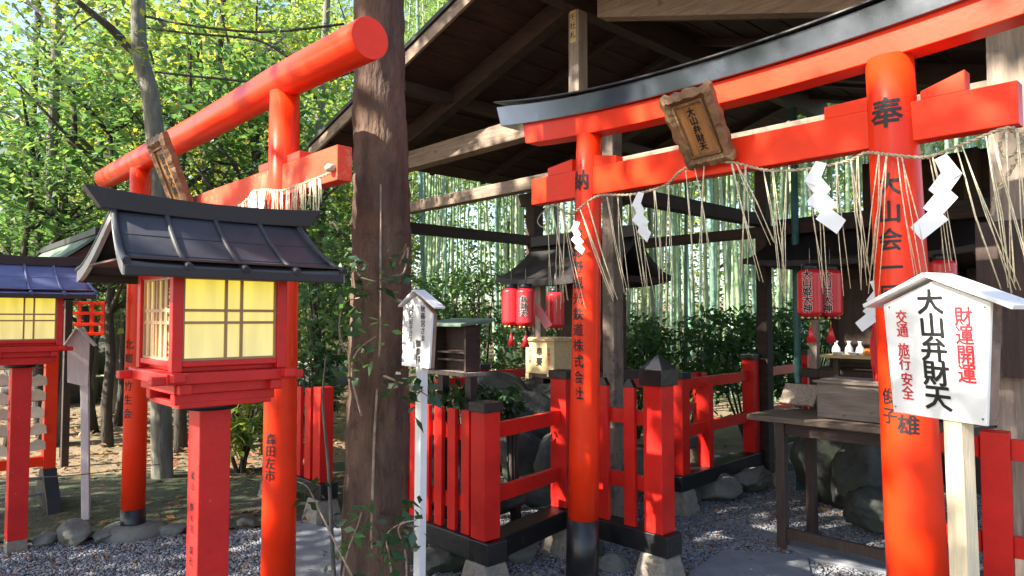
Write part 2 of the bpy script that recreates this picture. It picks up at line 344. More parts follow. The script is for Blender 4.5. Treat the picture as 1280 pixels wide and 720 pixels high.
# loose pebbles
def pebbles(n, box, size, name):
    x0, x1, y0, y1 = box
    P = np.column_stack([RNG.uniform(x0, x1, n), RNG.uniform(y0, y1, n)])
    lim = np.where(P[:,0] < -1.2, np.interp(P[:,0], [-7,-3.7,-2.6,-1.9,-1.2], [4.6,4.95,5.2,5.4,6.2]), 9)
    P = P[P[:,1] < lim]; n = len(P)
    s = size*RNG.uniform(.55, 1.25, n); ang = RNG.uniform(0, 2*math.pi, n)
    base = np.array([(-1,-.6,-.5),(1,-.7,-.4),(.9,.7,-.5),(-.8,.8,-.4),(-.7,-.45,.45),(.6,-.5,.55),(.7,.5,.4),(-.6,.6,.5)])
    B = base[None]+RNG.normal(size=(n,8,3))*.17; B = B*s[:,None,None]*.5*np.array([1,.8,.62])
    til = RNG.normal(size=n)*.5; c, q = np.cos(til), np.sin(til)
    y = B[:,:,1]*c[:,None]-B[:,:,2]*q[:,None]; z = B[:,:,1]*q[:,None]+B[:,:,2]*c[:,None]
    c, q = np.cos(ang)[:,None], np.sin(ang)[:,None]; X = B[:,:,0]*c-y*q; Y = B[:,:,0]*q+y*c
    v = np.stack([X+P[:,0:1], Y+P[:,1:2], z+s[:,None]*.25+.004+RNG.uniform(0,.006,(n,1))], axis=2).reshape(-1,3)
    F6 = np.array([(0,3,2,1),(4,5,6,7),(0,1,5,4),(1,2,6,5),(2,3,7,6),(3,0,4,7)])
    idx = (F6[None]+(np.arange(n)*8)[:,None,None]).reshape(-1)
    me = bpy.data.meshes.new(name); me.vertices.add(n*8); me.vertices.foreach_set('co', v.astype(np.float32).ravel())
    me.loops.add(n*24); me.loops.foreach_set('vertex_index', idx.astype(np.int32)); me.polygons.add(n*6)
    me.polygons.foreach_set('loop_start', np.arange(0, n*24, 4, dtype=np.int32)); me.update(calc_edges=True)
    me.materials.append(leafmat('pebble', [(.09,.09,.10),(.23,.235,.26),(.16,.165,.185),(.38,.385,.42),(.19,.18,.17),(.31,.32,.35)], .8, 0, .3)); return obj_of(name, me, kind='stuff')
pebbles(190000, (-4.2, 4.2, 3.8, 7.4), .0185, 'loose_gravel')
# paving slabs
def slab(pxs, label):
    pts = [WP2 for WP2 in pxs]; mb = MB(); lo = [(p[0], p[1], -.02) for p in pts]; hi = [(p[0], p[1], .032) for p in pts]
    n = len(pts); mb.add(lo+hi, [tuple(range(n))[::-1], tuple(range(n, 2*n))]+[(i, (i+1) % n, (i+1) % n+n, i+n) for i in range(n)])
    o = mb.build('paving_slab', M['slab'], bev=.006); return tag(o, label, 'paving slab')
def g0(px, py):
    r = ray(px, py); k = -CAMZ/r.z; return (r.x*k, r.y*k)
slab([g0(322,672), g0(372,658), g0(436,668), g0(444,735), g0(350,735)], 'pale stone slab set in gravel beside the big trunk')
slab([g0(905,692), g0(1010,700), g0(1020,760), g0(850,760), g0(862,720)], 'smooth grey paving slab in front of the wooden table')
slab([g0(945,668), g0(1100,690), g0(1110,722), g0(1015,704)], 'narrow stone step right under the table feet')

# fallen leaves on the earth behind
n = 26000
P = np.column_stack([RNG.uniform(-9, 1, n), RNG.uniform(5.4, 17, n), np.zeros(n)])
P[:,2] = np.array([gz(x, y) for x, y in P[:, :2]])+.03+RNG.uniform(0,.03,n)
dens = (np.sin(P[:,0]*1.7+P[:,1]*.9)+np.sin(P[:,1]*2.1-P[:,0]*.8)+RNG.normal(size=n)*1.2) > -.2
P = P[dens & ((P[:,1] > 6.4+.4*np.sin(P[:,0]*3)) | (RNG.random(len(P)) < .35))]
obj_of('fallen_leaves', mesh_quads('fallen_leaves', leaf_arrays(P, RNG.uniform(.04,.10,len(P)), 1.2, .6), M['leaff']), kind='stuff')
n = 2600; P = np.column_stack([RNG.uniform(-4, 3.6, n), RNG.uniform(4, 7.5, n), np.full(n, .03)])
obj_of('scattered_leaves', mesh_quads('scattered_leaves', leaf_arrays(P, RNG.uniform(.02,.05,n), 1.5, .6), M['leaff']), kind='stuff')

# ================================================================== TORII (round log), left
def torii_log():
    o = Vector((-1.14, 3.49, 0)); b = Vector((-2.80, 5.27, 0)); d = (o-b); Lh = d.length; d.normalize()
    rz = math.atan2(d.y, d.x)                         # local x from far post to near post
    t = empty('torii', b, rz, 'vermilion gateway with a round log lintel behind the near lantern', 'torii gate')
    pr = lambda z: .083-.010*z/2.7
    for k, x in enumerate((0, Lh)):
        mb = MB(); mb.tube([(x,0,z) for z in (.20,.7,1.2,1.7,2.2,2.73)], [pr(z) for z in (.20,.7,1.2,1.7,2.2,2.73)], 28)
        p = mb.build('post', M['verm'], t)
        MB().tube([(x,0,-.02),(x,0,.2)], [.088,.085], 28).build('black_base', M['black'], p)
        if k: letter(vt('森田左市'), .058, p, (x,0,.93), rz=-rz-R(16)+R(0), cyl=pr, line=1.0)
        else: letter(vt('北嵯峨竹生会'), .075, p, (x,0,1.15), rz=-rz-R(14), cyl=pr, line=1.35)
    # top log
    pts = [(-1.06,0,2.805),(-.5,0,2.80),(Lh*.5,0,2.785),(Lh,0,2.795),(Lh+.80,0,2.775)]
    MB().tube(pts, [.083,.087,.088,.088,.089], 32).build('top_lintel', M['verm'], t, bev=.002)
    MB().box(-.62, Lh+.60, -.037, .037, 2.20, 2.355).build('tie_beam', M['redwood'], t, bev=.004)
    for x in (-.16, .16, Lh-.16, Lh+.16):
        MB().box(x-.07, x+.07, -.03, .03, 2.357, 2.395).build('wedge', M['verm'], t, bev=.003)
    return t, rz, b, Lh, d
tlog, rzL, bL, LhL, dL = torii_log()
for p, rr in ((Vector((-2.80,5.27,0)), .21), (Vector((-1.14,3.49,0)), .19)):
    o = MB().lathe([(.0,-.05),(rr,-.03),(rr+.02,.03),(rr-.02,.075),(.10,.09),(.0,.09)], 26).build('foundation_stone', M['pale_rock'])
    o.location = (p.x, p.y, 0); tag(o, 'round grey-green stone collar at the foot of the far log-gate post' if rr > .2 else 'round stone collar at the foot of the near log-gate post', 'foundation stone')

# carved name plaques -------------------------------------------------
def plaque(loc, rz, w, h, tilt, label, txt, roll=0):
    t = empty('name_plaque', loc, rz, label, 'plaque'); t.rotation_mode = 'XYZ'
    t.rotation_euler = Matrix.Rotation(rz, 3, 'Z') @ Matrix.Rotation(tilt, 3, 'X') @ Matrix.Rotation(roll, 3, 'Y') and (Matrix.Rotation(rz, 3, 'Z') @ Matrix.Rotation(tilt, 3, 'X') @ Matrix.Rotation(roll, 3, 'Y')).to_euler()
    rnd = random.Random(int(w*1000))
    def ragged(x0, z0, x1, z1, n, amp, nx, nz):
        out = []
        for i in range(n):
            k = i/n; a = amp*(rnd.random()-.3)
            out.append((x0+(x1-x0)*k+nx*a, z0+(z1-z0)*k+nz*a))
        return out
    poly = ragged(-w*.5,0,w*.5,0,14,.016,0,-1)+ragged(w*.5,0,w*.56,h,14,.012,1,0)+ragged(w*.56,h,-w*.56,h,14,.022,0,1)+ragged(-w*.56,h,-w*.5,0,14,.016,-1,0)
    wi, zi0, zi1 = w*.34, h*.14, h*.87
    inner = [(-wi*.96,zi0),(wi*.96,zi0),(wi*1.04,zi1),(-wi*1.04,zi1)]
    n = len(poly); idx4 = []
    # ring front: map each outer vertex to nearest point on inner rectangle by parameter
    def near(p):
        x = max(-wi, min(wi, p[0]*wi/(w*.5))); z = max(zi0, min(zi1, zi0+(p[1])*(zi1-zi0)/h)); 
        dx = min(abs(x+wi), abs(x-wi)); 
        if p[1] < h*.04: z = zi0
        elif p[1] > h*.96: z = zi1
        else: x = wi*(1 if p[0] > 0 else -1)
        return (x, z)
    inn = [near(p) for p in poly]
    vs = [(x,-.018-.012*rnd.random(),z) for x, z in poly]+[(x,-.044,.0+z+(x and 0)) for x, z in [((a[0]*.45+b[0]*.55),(a[1]*.45+b[1]*.55)) for a, b in zip(poly, inn)]]+[(x,-.020,z) for x, z in inn]+[(x,.012,z) for x, z in poly]
    fs = []
    for i in range(n):
        j = (i+1) % n; fs += [(i,j,n+j,n+i),(n+i,n+j,2*n+j,2*n+i),(3*n+i,3*n+j,j,i)]
    fs.append(tuple(range(3*n, 4*n))[::-1])
    MB().add(vs, fs).build('frame', M['plaqued'], t)
    MB().box(-wi*1.02, wi*1.02, -.021, -.006, zi0-.005, zi1+.005).build('panel', M['plaque'], t)
    # raised inner rail
    mb = MB(); q = .012
    for x0,x1,z0,z1 in ((-wi,wi,zi0,zi0+q),(-wi,wi,zi1-q,zi1),(-wi,-wi+q,zi0+q,zi1-q),(wi-q,wi,zi0+q,zi1-q)): mb.box(x0,x1,-.034,-.021,z0,z1)
    mb.build('inner_frame', M['plaqued'], t, bev=.002)
    letter(vt(txt), (zi1-zi0)/len(txt)*.80, t, (0,-.0235,(zi0+zi1)/2-.004), line=1.0, bold=.03)
    return t
mid = bL+dL*(LhL*.5); off = Vector((-dL.y*-1, dL.x*-1, 0))
nrmL = Vector((dL.y, -dL.x, 0))                        # towards -y local (front)
plaque((mid+nrmL*.06+Vector((0,0,2.26))), rzL, .26, .47, R(22), 'weathered wooden plaque hung from the round log gate, seen from its side', '野宮大神')

# ================================================================== TORII (curved black lintel), right
B = Vector((.44, 4.20, 0)); S1 = 1.743
def TS(px, py, d=0.0):                                  # pixel -> (s, z) on plane parallel to torii offset d along V
    p = WP(px, py, B+V*d, -U); q = p-(B+V*d); return q.dot(-U), p.z
torii = empty('torii', B, RV, 'large vermilion gateway with curved black-capped lintel and straw rope', 'torii gate')
torii_pr = lambda z, big: (.094-.017*z/2.7) if not big else (.118-.026*z/2.7)
for k in (0, 1):
    lean = -.075*(1 if k else -1); x0 = S1*k - lean*.55
    px_ = lambda z: x0+lean*z/2.68
    zs = (.42,.8,1.2,1.6,2.0,2.4,2.70)
    p = MB().tube([(px_(z),0,z) for z in zs], [torii_pr(z,k) for z in zs], 36).build('post', M['verm'], torii)
    MB().tube([(px_(z),0,z) for z in (-.02,.2,.421)], [torii_pr(z,k)+.003 for z in (-.02,.2,.42)], 36).build('black_base', M['black'], p)
    def put(txt, size, zc, line=1.05, ang=0, sx=1.0, bold=.022):
        letter(txt, size, p, (px_(zc),0,zc), rz=R(ang), cyl=lambda z: torii_pr(zc,k), line=line, sx=sx, bold=bold)
    if k == 0:
        put('納', .125, 2.405, ang=2); put(vt('嵯峨野観光鉄道株式会社'), .078, 1.62, 1.185, ang=4)
    else:
        put('奉', .135, 2.44, ang=3); put(vt('大山会一同'), .098, 1.915, 1.17, ang=-2)
        put(vt('俊子'), .07, 1.24, 1.1, ang=-22); put('雄', .085, 1.17, ang=16)
def lift(s, k=.06): return k*min(1.6, (abs(s-S1/2)/1.34))**2.2
def beam(s0, s1, z0, z1, y0, y1, kk, m, name, n=28, flare=0, slant=.0):
    secs = []
    for i in range(n+1):
        s = s0+(s1-s0)*i/n; l = lift(s, kk); fl = flare*abs((s-S1/2)/(s1-S1/2))**3
        e = 1 if i == n else (-1 if i == 0 else 0)
        secs.append([(s,y0,z0+l),(s,y1,z0+l),(s+e*slant,y1,z1+l+fl),(s+e*slant,y0,z1+l+fl)])
    return MB().loft(secs).build(name, M[m], torii, bev=.003)
beam(-.45, S1+.45, 2.672, 2.785, -.062, .062, .055, 'verm', 'lower_lintel', slant=.03, flare=.02)
beam(-.66, S1+.66, 2.787, 2.895, -.088, .088, .065, 'kasagi', 'upper_lintel', flare=.03, slant=.045)
beam(-.70, S1+.70, 2.897, 2.909, -.11, .11, .098, 'black', 'lintel_cap', slant=.02)
MB().box(-.42, S1+.42, -.04, .04, 2.325, 2.490).build('tie_beam', M['verm'], torii, bev=.004)
for s0, s1, h0, h1 in ((-.28,-.075,.05,.075),(.075,.26,.075,.04),(S1-.30,S1-.09,.055,.06),(S1+.09,S1+.25,.035,.085)):
    MB().prism([(s0,2.491),(s1,2.491),(s1,2.491+h1),(s0,2.491+h0)], -.034, .034).build('wedge', M['verm'], torii, bev=.003)
MB().box(S1/2-.04, S1/2+.04, -.03, .03, 2.491, 2.671).build('strut', M['verm'], torii, bev=.003)
pl = plaque(B+(-U)*(S1/2+.035)-V*.075+Vector((0,0,2.375)), RV, .255, .385, R(33), 'brown carved plaque with five black characters on the curved gate', '大山弁財天', roll=R(-3))

# straw rope with tassels and folded paper
def smooth_path(pts, k=5):
    out = []; n = len(pts)
    for i in range(n-1):
        p0, p1, p2, p3 = pts[max(i-1,0)], pts[i], pts[i+1], pts[min(i+2,n-1)]
        for j in range(k):
            t = j/k; out.append(.5*((2*p1)+(p2-p0)*t+(2*p0-5*p1+4*p2-p3)*t*t+(3*p1-p0-3*p2+p3)*t**3))
    return out+[pts[-1]]
def twisted(pts, r, pitch=.06, n=6):
    mb = MB(); path = smooth_path(pts, 10)
    # resample
    acc = [0]
    for a, b in zip(path, path[1:]): acc.append(acc[-1]+(b-a).length)
    m = max(8, int(acc[-1]/(pitch/6))); res = []
    j = 0
    for i in range(m+1):
        d = acc[-1]*i/m
        while j < len(acc)-2 and acc[j+1] < d: j += 1
        t = (d-acc[j])/max(1e-6, acc[j+1]-acc[j]); res.append(path[j].lerp(path[j+1], t))
    for ph in (0, math.pi):
        q = []
        for i, p in enumerate(res):
            t = (res[min(i+1,m)]-res[max(i-1,0)]).normalized(); a = t.cross(Vector((0,0,1))).normalized() if abs(t.z) < .95 else Vector((1,0,0)); b = t.cross(a)
            an = ph+2*math.pi*(acc[-1]*i/m)/pitch; q.append(p+(a*math.cos(an)+b*math.sin(an))*r*.55)
        mb.tube(q, r*.62, n)
    return mb
rope_px = [(684,262,-.1),(693,256,-.1),(702,262,-.1),(712,267,-.1),(722,262,-.12),(738,250,-.125),(752,244,-.115),(790,243,-.07),(830,232,-.07),(852,213,-.09),(880,203,-.10),(915,203,-.09),(960,213,-.07),(1010,211,-.07),(1060,201,-.075),(1082,191,-.10),(1108,193,-.135),(1150,197,-.12),(1168,194,-.08),(1210,178,-.07),(1250,162,-.07),(1268,160,-.07)]
def tor_w(px, py, d): return WP(px, py, B+V*d, -U)
rope = empty('straw_rope', B+V*-.1+Vector((0,0,2.3)), 0, 'twisted straw rope with hanging straws strung along the curved gate', 'straw rope')
def rel(o, p): return p-o.location
twisted([rel(rope, tor_w(*q)) for q in rope_px], .0070, .050).build('rope', M['rope'], rope)
twisted([rel(rope, tor_w(a, b, -.1)) for a, b in ((684,262),(676,268),(672,277),(678,284),(684,277),(681,268),(686,260))], .004, .03).build('rope_end', M['rope'], rope)
twisted([rel(rope, tor_w(a, b, -.06)) for a, b in ((1262,160),(1285,170),(1300,175),(1275,195),(1262,215),(1245,245),(1240,270))], .008, .05).build('rope_end', M['rope'], rope)
twisted([rel(rope, tor_w(a, b, -.05)) for a, b in ((1258,165),(1250,178),(1255,195),(1268,192),(1275,178),(1268,168),(1262,162))], .006, .04).build('rope_end', M['rope'], rope)
straws = [(684,262,690,384),(690,260,712,385),(697,262,700,392),(703,264,729,392),(707,266,707,380),(726,262,764,381),(735,253,773,380),(759,246,783,376),(772,245,785,372),(787,244,810,378),(795,244,812,372),
 (818,238,828,378),(836,231,838,378),(857,213,872,372),(868,208,890,338),(880,204,877,375),(915,205,951,360),(920,205,967,316),(932,208,928,350),(955,213,979,370),(966,214,985,372),(984,213,985,374),(1008,211,1034,368),(1022,210,1035,372),
 (1046,204,1061,372),(1063,200,1085,345),(1072,196,1078,370),(1098,193,1088,340),(1108,194,1092,370),(1122,196,1146,352),(1128,197,1162,372),(1162,196,1188,342),(1166,196,1196,335),(1196,184,1253,370),(1202,182,1270,372),(1232,170,1262,370),(1240,168,1292,360),(1258,165,1266,360),(1272,166,1290,372)]
rnd = random.Random(3)
for i, (x0, y0, x1, y1) in enumerate(straws):
    mb = MB()
    for j in range(rnd.choice((2,2,3))):
        e = rnd.uniform(-3, 3)+j*4-4; dd = -.085+rnd.uniform(-.008, .008)
        if 1085 < x0 < 1150 or 720 < x0 < 750: dd = -.135
        if 850 < x0 < 925: dd = -.10
        a = rel(rope, tor_w(x0+rnd.uniform(-1,1), y0, dd)); b = rel(rope, tor_w(x1+e, y1-rnd.uniform(0, 14), dd-rnd.uniform(-.01,.02)))
        mid_ = a.lerp(b, .5)+Vector((rnd.uniform(-.014,.014), rnd.uniform(-.008,.008), 0))
        mb.tube([a, a.lerp(mid_, .5)+Vector((rnd.uniform(-.003,.003),0,0)), mid_, b], [.0024,.0024,.0021,.0016], 5)
    mb.build('straw_tassel', M['straw'], rope)
def shide(pxs, d, size, label, rot=0, mirror=1):
    """folded paper streamer: four offset panels"""
    p = tor_w(pxs[0], pxs[1], d); t = MB(); L_ = size
    x = 0; z = 0; w = L_*.255
    polys = [[(-.3*w,.0),(.25*w,.05*L_),(.9*w,-.22*L_),(.2*w,-.32*L_)],
             [(.9*w,-.22*L_),(.25*w,-.10*L_),(-.55*w,-.38*L_),(.05*w,-.54*L_)],
             [(.75*w,-.52*L_),(.1*w,-.33*L_),(-.85*w,-.60*L_),(-.15*w,-.76*L_)],
             [(.3*w,-.78*L_),(-.3*w,-.60*L_),(-1.35*w,-.84*L_),(-.85*w,-1.02*L_)]]
    for i, q in enumerate(polys):
        y = (-.004)*i; tw = .018*((i % 2)*2-1)
        f = [(mirror*a, y+tw*(a/w)*.5, b) for a, b in q]; bk = [(a, b+.0012, c) for a, b, c in f]
        t.add(f+bk, [(0,1,2,3),(7,6,5,4),(0,4,5,1),(1,5,6,2),(2,6,7,3),(3,7,4,0)])
    o = t.build('paper_streamer', M['paper']); o.location = p; o.rotation_euler = (0, 0, RV+rot)
    return tag(o, label, 'paper streamer', 'folded white paper streamers')
shide((1176,198), -.12, .31, 'largest folded paper streamer, right of the thick right-hand gate post')
shide((1026,205), -.10, .31, 'folded paper streamer hanging above the lettered red lanterns', R(5), -1)
shide((801,242), -.10, .265, 'folded paper streamer between left gate post and carved plaque', R(-5), -1)
shide((722,278), -.14, .19, 'small paper streamer in front of the left gate post', R(10), -1)
shide((1092,352), .9, .27, 'dim crumpled paper streamer just left of the thick gate post', R(10), 1)
# rope of the log gate
rl = empty('straw_rope', mid+Vector((0,0,2.2)), 0, 'thin straw rope fringed with pale strips on the round log gate', 'straw rope')
def lw(px, py, d=-.09): return WP(px, py, bL-Vector((-dL.y, dL.x, 0))*-d*1.0, dL)
frm = [(205,262),(262,263),(290,262),(306,252),(318,240),(330,237),(352,238),(372,232),(398,222),(412,216)]
twisted([rel(rl, lw(*q)) for q in frm], .006, .05).build('rope', M['rope'], rl)
for i in range(30):
    x = 262+i*4.8; y = np.interp(x, [q[0] for q in frm], [q[1] for q in frm])
    mb = MB()
    for j in range(3):
        xx = x+rnd.uniform(-3,3); a = rel(rl, lw(xx, y)); b = rel(rl, lw(xx+rnd.uniform(-3,3), y+rnd.uniform(26,48)))
        mb.tube([a, a.lerp(b,.5)+Vector((rnd.uniform(-.006,.006),0,0)), b], [.0026,.0022,.0018], 5)
    mb.build('straw_tassel', M['straw'], rl)
o = MB().lathe([(.0,0),(.022,.004),(.026,.02),(.016,.034),(0,.036)], 12).build('rope_knot', M['rope'], rl); o.location = rel(rl, lw(413,215,-.05))
for k, (px, py) in enumerate(((316,240),(326,239))):
    t = MB()
    for i in range(3):
        t.add([(-.03+.02*(i%2), -.003*i, -.07*i),(.03+.02*(i%2), -.003*i, -.07*i+.01),(.035-.02*(i%2), -.003*i, -.07*i-.085),(-.02-.02*(i%2), -.003*i, -.07*i-.08)], [(0,1,2,3)])
    o = t.build('paper_streamer', M['paper']); o.location = lw(px, py, -.12); o.rotation_euler = (0,0,rzL)
    sd = o.modifiers.new('thick', 'SOLIDIFY'); sd.thickness = .001
    tag(o, ('left' if k == 0 else 'right')+' one of two paper streamers on the log gate, just over the lantern roof', 'paper streamer', 'folded white paper streamers')

# ================================================================== LANTERNS ON POSTS
paneY = glow('paper_pane_front', (.95,.74,.05), (.85,.70,.26), 1.45, 1.72, .215)
paneS = glow('paper_pane_side', (.95,.74,.12), (.85,.66,.34), 1.45, 1.72, .17, .2)  # strong vertical streaks paint reflections into the side pane
def lantern(loc, label, roof='roofm'):
    t = empty('post_lantern', loc, RU, label, 'lantern', 'roofed lanterns on red posts')
    p = MB().box(-.058,.058,-.058,.058,.09,1.262).build('post', M['redl'], t, bev=.004)
    MB().box(-.060,.060,-.060,.060,-.02,.09).build('post_foot', M['stone'], p, bev=.004)
    letter(vt('嵐山　野々宮　講社'), .034, p, (-.0605,0,.86), rz=R(-90), line=1.15)
    MB().lathe([(.0,1.262),(.095,1.262),(.10,1.272),(.10,1.285),(0,1.285)], 20).build('neck', M['black'], t)
    # stepped bracket base
    br = empty_part('bracket', t)
    mb = MB(); mb.box(-.165,.165,-.165,.165,1.286,1.306); mb.build('bracket_board', M['redl'], br, bev=.003)
    MB().box(-.19,.19,-.19,.19,1.3385,1.3738).build('bracket_board', M['redl'], br, bev=.003)
    for y in (-.14,.14):
        MB().box(-.18,.18,y-.022,y+.022,1.30,1.338).build('bracket_beam', M['redl'], br, bev=.005)
        MB().box(y*1.15-.022,y*1.15+.022,-.222,.222,1.3382,1.374).build('bracket_beam', M['redl'], br, bev=.005)
    for y in (-.195,.195):
        MB().box(-.27,.27,y-.022,y+.022,1.3745,1.405).build('bracket_beam', M['redl'], br, bev=.005)
        MB().box(y-.0215,y+.0215,-.265,.265,1.3835,1.414).build('bracket_beam', M['redl'], br, bev=.005)
    MB().box(-.225,.225,-.225,.225,1.3742,1.4125).build('bracket_board', M['redl'], br, bev=.004)
    MB().box(-.172,.172,-.172,.172,1.4127,1.432).build('bracket_plate', M['redl'], br, bev=.004)
    # cage
    cg = MB()
    for i in (-1,1):
        for j in (-1,1): cg.box(i*.187-.018*1, i*.187+.018*1, j*.187-.018, j*.187+.018, 1.4145, 1.775)
    for y in (-.187,.187):
        cg.box(-.169,.169,y-.014,y+.014,1.4325,1.452); cg.box(-.169,.169,y-.014,y+.014,1.745,1.775)
        cg.box(y-.014,y+.014,-.169,.169,1.4325,1.452); cg.box(y-.014,y+.014,-.169,.169,1.745,1.775)
    cg.build('cage_frame', M['redl'], t, bev=.003)
    MB().box(-.205,.205,-.205,.205,1.776,1.79).build('ceiling_board', M['soffit'], t)
    for (nx, ny) in ((0,-1),(0,1),(-1,0),(1,0)):
        rot = math.atan2(nx, -ny) if True else 0
        m = Matrix.Rotation(math.atan2(ny, nx)+R(90), 4, 'Z')
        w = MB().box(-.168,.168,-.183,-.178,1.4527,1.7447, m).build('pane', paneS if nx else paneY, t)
        g = MB(); q = .0048 if ny else .006
        for x in (-.018,.038): g.box(x-q,x+q,-.191,-.1832,1.4527,1.7447,m)
        for z in (1.585,1.628): g.box(-.168,.168,-.1905,-.1834,z-q,z+q,m)
        for x0,x1,z0,z1 in ((-.168,-.160,1.4527,1.7447),(.160,.168,1.4527,1.7447),(-.16,.16,1.4527,1.461),(-.16,.16,1.737,1.7447)): g.box(x0,x1,-.1925,-.1836,z0,z1,m)
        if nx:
            for x in (-.118,-.06,.085): g.box(x-.010,x+.010,-.189,-.1838,1.4612,1.7368,m)  # extra slats added to imitate brownish reflection strips on the side panes
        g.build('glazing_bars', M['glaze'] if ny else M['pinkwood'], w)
        if nx == -1:
            letter(vt('野宮神社'), .07, w, (-.1845,-.105,1.598), rz=R(-90), bold=.03, line=1.0)
    # roof: concave slopes, ridge along x
    rf = empty_part('roof', t); X = .385; bb = .31
    def prof(k): return bb*k, 1.985-.215*(1-(1-k)**1.42)
    K = [i/10 for i in range(11)]
    for sgn in (-1,1):
        rows = [[(x*(.90+.10*k**.8), sgn*prof(k)[0], prof(k)[1]+ .012*(abs(x)/X)**4*k) for x in np.linspace(-X, X, 13)] for k in K]
        MB().sheet(rows, .016).build('roof_slope', M[roof], rf)
        for x in np.linspace(-X*.985, X*.985, 5):
            pts = [(x*(.90+.10*k**.8), sgn*prof(k)[0], prof(k)[1]+.004+.012*(abs(x)/X)**4*k) for k in K]
            pts.append((pts[-1][0], pts[-1][1]+sgn*.014, pts[-1][2]-.006)); MB().tube(pts, [.0095]*10+[.012,.013], 10).build('batten', M[roof], rf)
        for k in (.36,.70):
            MB().tube([(x, sgn*prof(k)[0], prof(k)[1]+.0005+.012*(abs(x)/X)**4*k) for x in np.linspace(-X*(.90+.1*k**.8), X*(.90+.1*k**.8), 9)], .003, 6).build('seam', M[roof], rf)
        MB().box(-X*.99, X*.99, sgn*bb-.012 if sgn>0 else -bb-.007, sgn*bb+.007 if sgn>0 else -bb+.012, 1.735, 1.766).build('eave_board', M['ridge'], rf, bev=.003)
    for s in (-1,1):            # bargeboards following the curve
        secs = [];
        for k in K[::-1]: y, z = prof(k); x = s*X*(.90+.10*k**.8); secs.append([(x+s*.002,-y,z+.006),(x-s*.014,-y,z+.006),(x-s*.014,-y,z-.034),(x+s*.002,-y,z-.034)])
        for k in K[1:]: y, z = prof(k); x = s*X*(.90+.10*k**.8); secs.append([(x+s*.002,y,z+.006),(x-s*.014,y,z+.006),(x-s*.014,y,z-.034),(x+s*.002,y,z-.034)])
        MB().loft(secs).build('bargeboard', M['barge'], rf)
        MB().prismx([(-.20,1.79),(.20,1.79),(.09,1.865),(.0,1.95),(-.09,1.865)], s*.235-.006, s*.235+.006).build('gable_board', M['red'], rf)
    MB().box(-X*.97, X*.97, -bb+.014, bb-.014, 1.7905, 1.797).build('soffit', M['soffit'], rf)
    secs = []
    for x in np.linspace(-1, 1, 21):
        up = .022*abs(x)**2; lo = .010*abs(x)**2; e = 1.0+0*x
        top = 2.034+up; bot = 1.971+lo
        xt = x*.435 if abs(x) < .99 else x*.44; xb = x*.385
        secs.append([(xb,-.022,bot),(xb,.022,bot),(xt,.026,top),(xt,-.026,top)])
    MB().loft(secs).build('ridge_cap', M['ridge'], rf, bev=.003)
    return t
def empty_part(name, parent):
    o = bpy.data.objects.new(name, None); COL.objects.link(o); o.parent = parent; o.empty_display_size = .05; return o
lan = lantern((-1.142, 2.68, 0), 'nearest lantern with dark metal roof on a square red post')
lan2 = copy_tree(lan, (-3.405, 4.90, 0), RU, 'lantern with blue-sheened roof at the far left edge, beside the votive rack')
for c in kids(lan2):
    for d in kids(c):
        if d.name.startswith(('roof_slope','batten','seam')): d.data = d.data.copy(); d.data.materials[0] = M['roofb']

# ================================================================== SIGNS
def gable_sign(name, o, d, face_px, roof_px, depth, post_px, label, fm='white', post_m='white', roof_t=.018, over=.05, post_side=None, post_w=.05, post_d=.045):
    """board traced on its own plane: face_px clockwise polygon, roof_px = left eave, apex, right eave (underside)"""
    d = Vector((d[0], d[1], 0)).normalized(); n = Vector((-d.y, d.x, 0))       # n points away from the camera
    rz = math.atan2(d.y, d.x); org = Vector((o[0], o[1], 0))
    loc = lambda px, py: ((WP(px, py, org, d)-org).dot(d), WP(px, py, org, d).z)
    t = empty(name, org, rz, label, 'sign')
    poly = [loc(*q) for q in face_px]
    cx_ = sum(p[0] for p in poly)/len(poly); inn = [(cx_+(x-cx_)*.985, z) for x, z in poly]
    MB().prism(poly, 0, .012).build('board', M[fm], t, bev=.002)
    MB().prism(inn, .0122, depth).build('backing', M['backing'], t, bev=.002)
    a, b, c = [loc(*q) for q in roof_px]
    for p, q in ((a, b), (b, c)):
        dv = Vector((q[0]-p[0], q[1]-p[1])); nn = Vector((-dv.y, dv.x)).normalized()*roof_t
        MB().prism([p, q, (q[0]+nn.x*(1 if q is b else 1), q[1]+nn.y), (p[0]+nn.x, p[1]+nn.y)], -over, depth+over).build('roof_board', M['white' if fm == 'white' else fm], t, bev=.002)
    x0, zt = loc(*post_px[0]); x1, _ = loc(*post_px[1])
    lean = x1-x0; zb = loc(*post_px[1])[1]
    f = lambda z: x0+(x1-x0)*(z-zt)/(zb-zt)
    vs = []
    for z in (-.02, zt+.10):
        for sx, sy in ((-1,0),(1,0),(1,1),(-1,1)): vs.append((f(z)+sx*post_w/2, depth+.002+sy*post_d if post_side is None else post_side+sy*post_d, z))
    MB().add(vs, [(0,3,2,1),(4,5,6,7),(0,1,5,4),(1,2,6,5),(2,3,7,6),(3,0,4,7)]).build('post', M[post_m], t, bev=.003)
    return t, loc
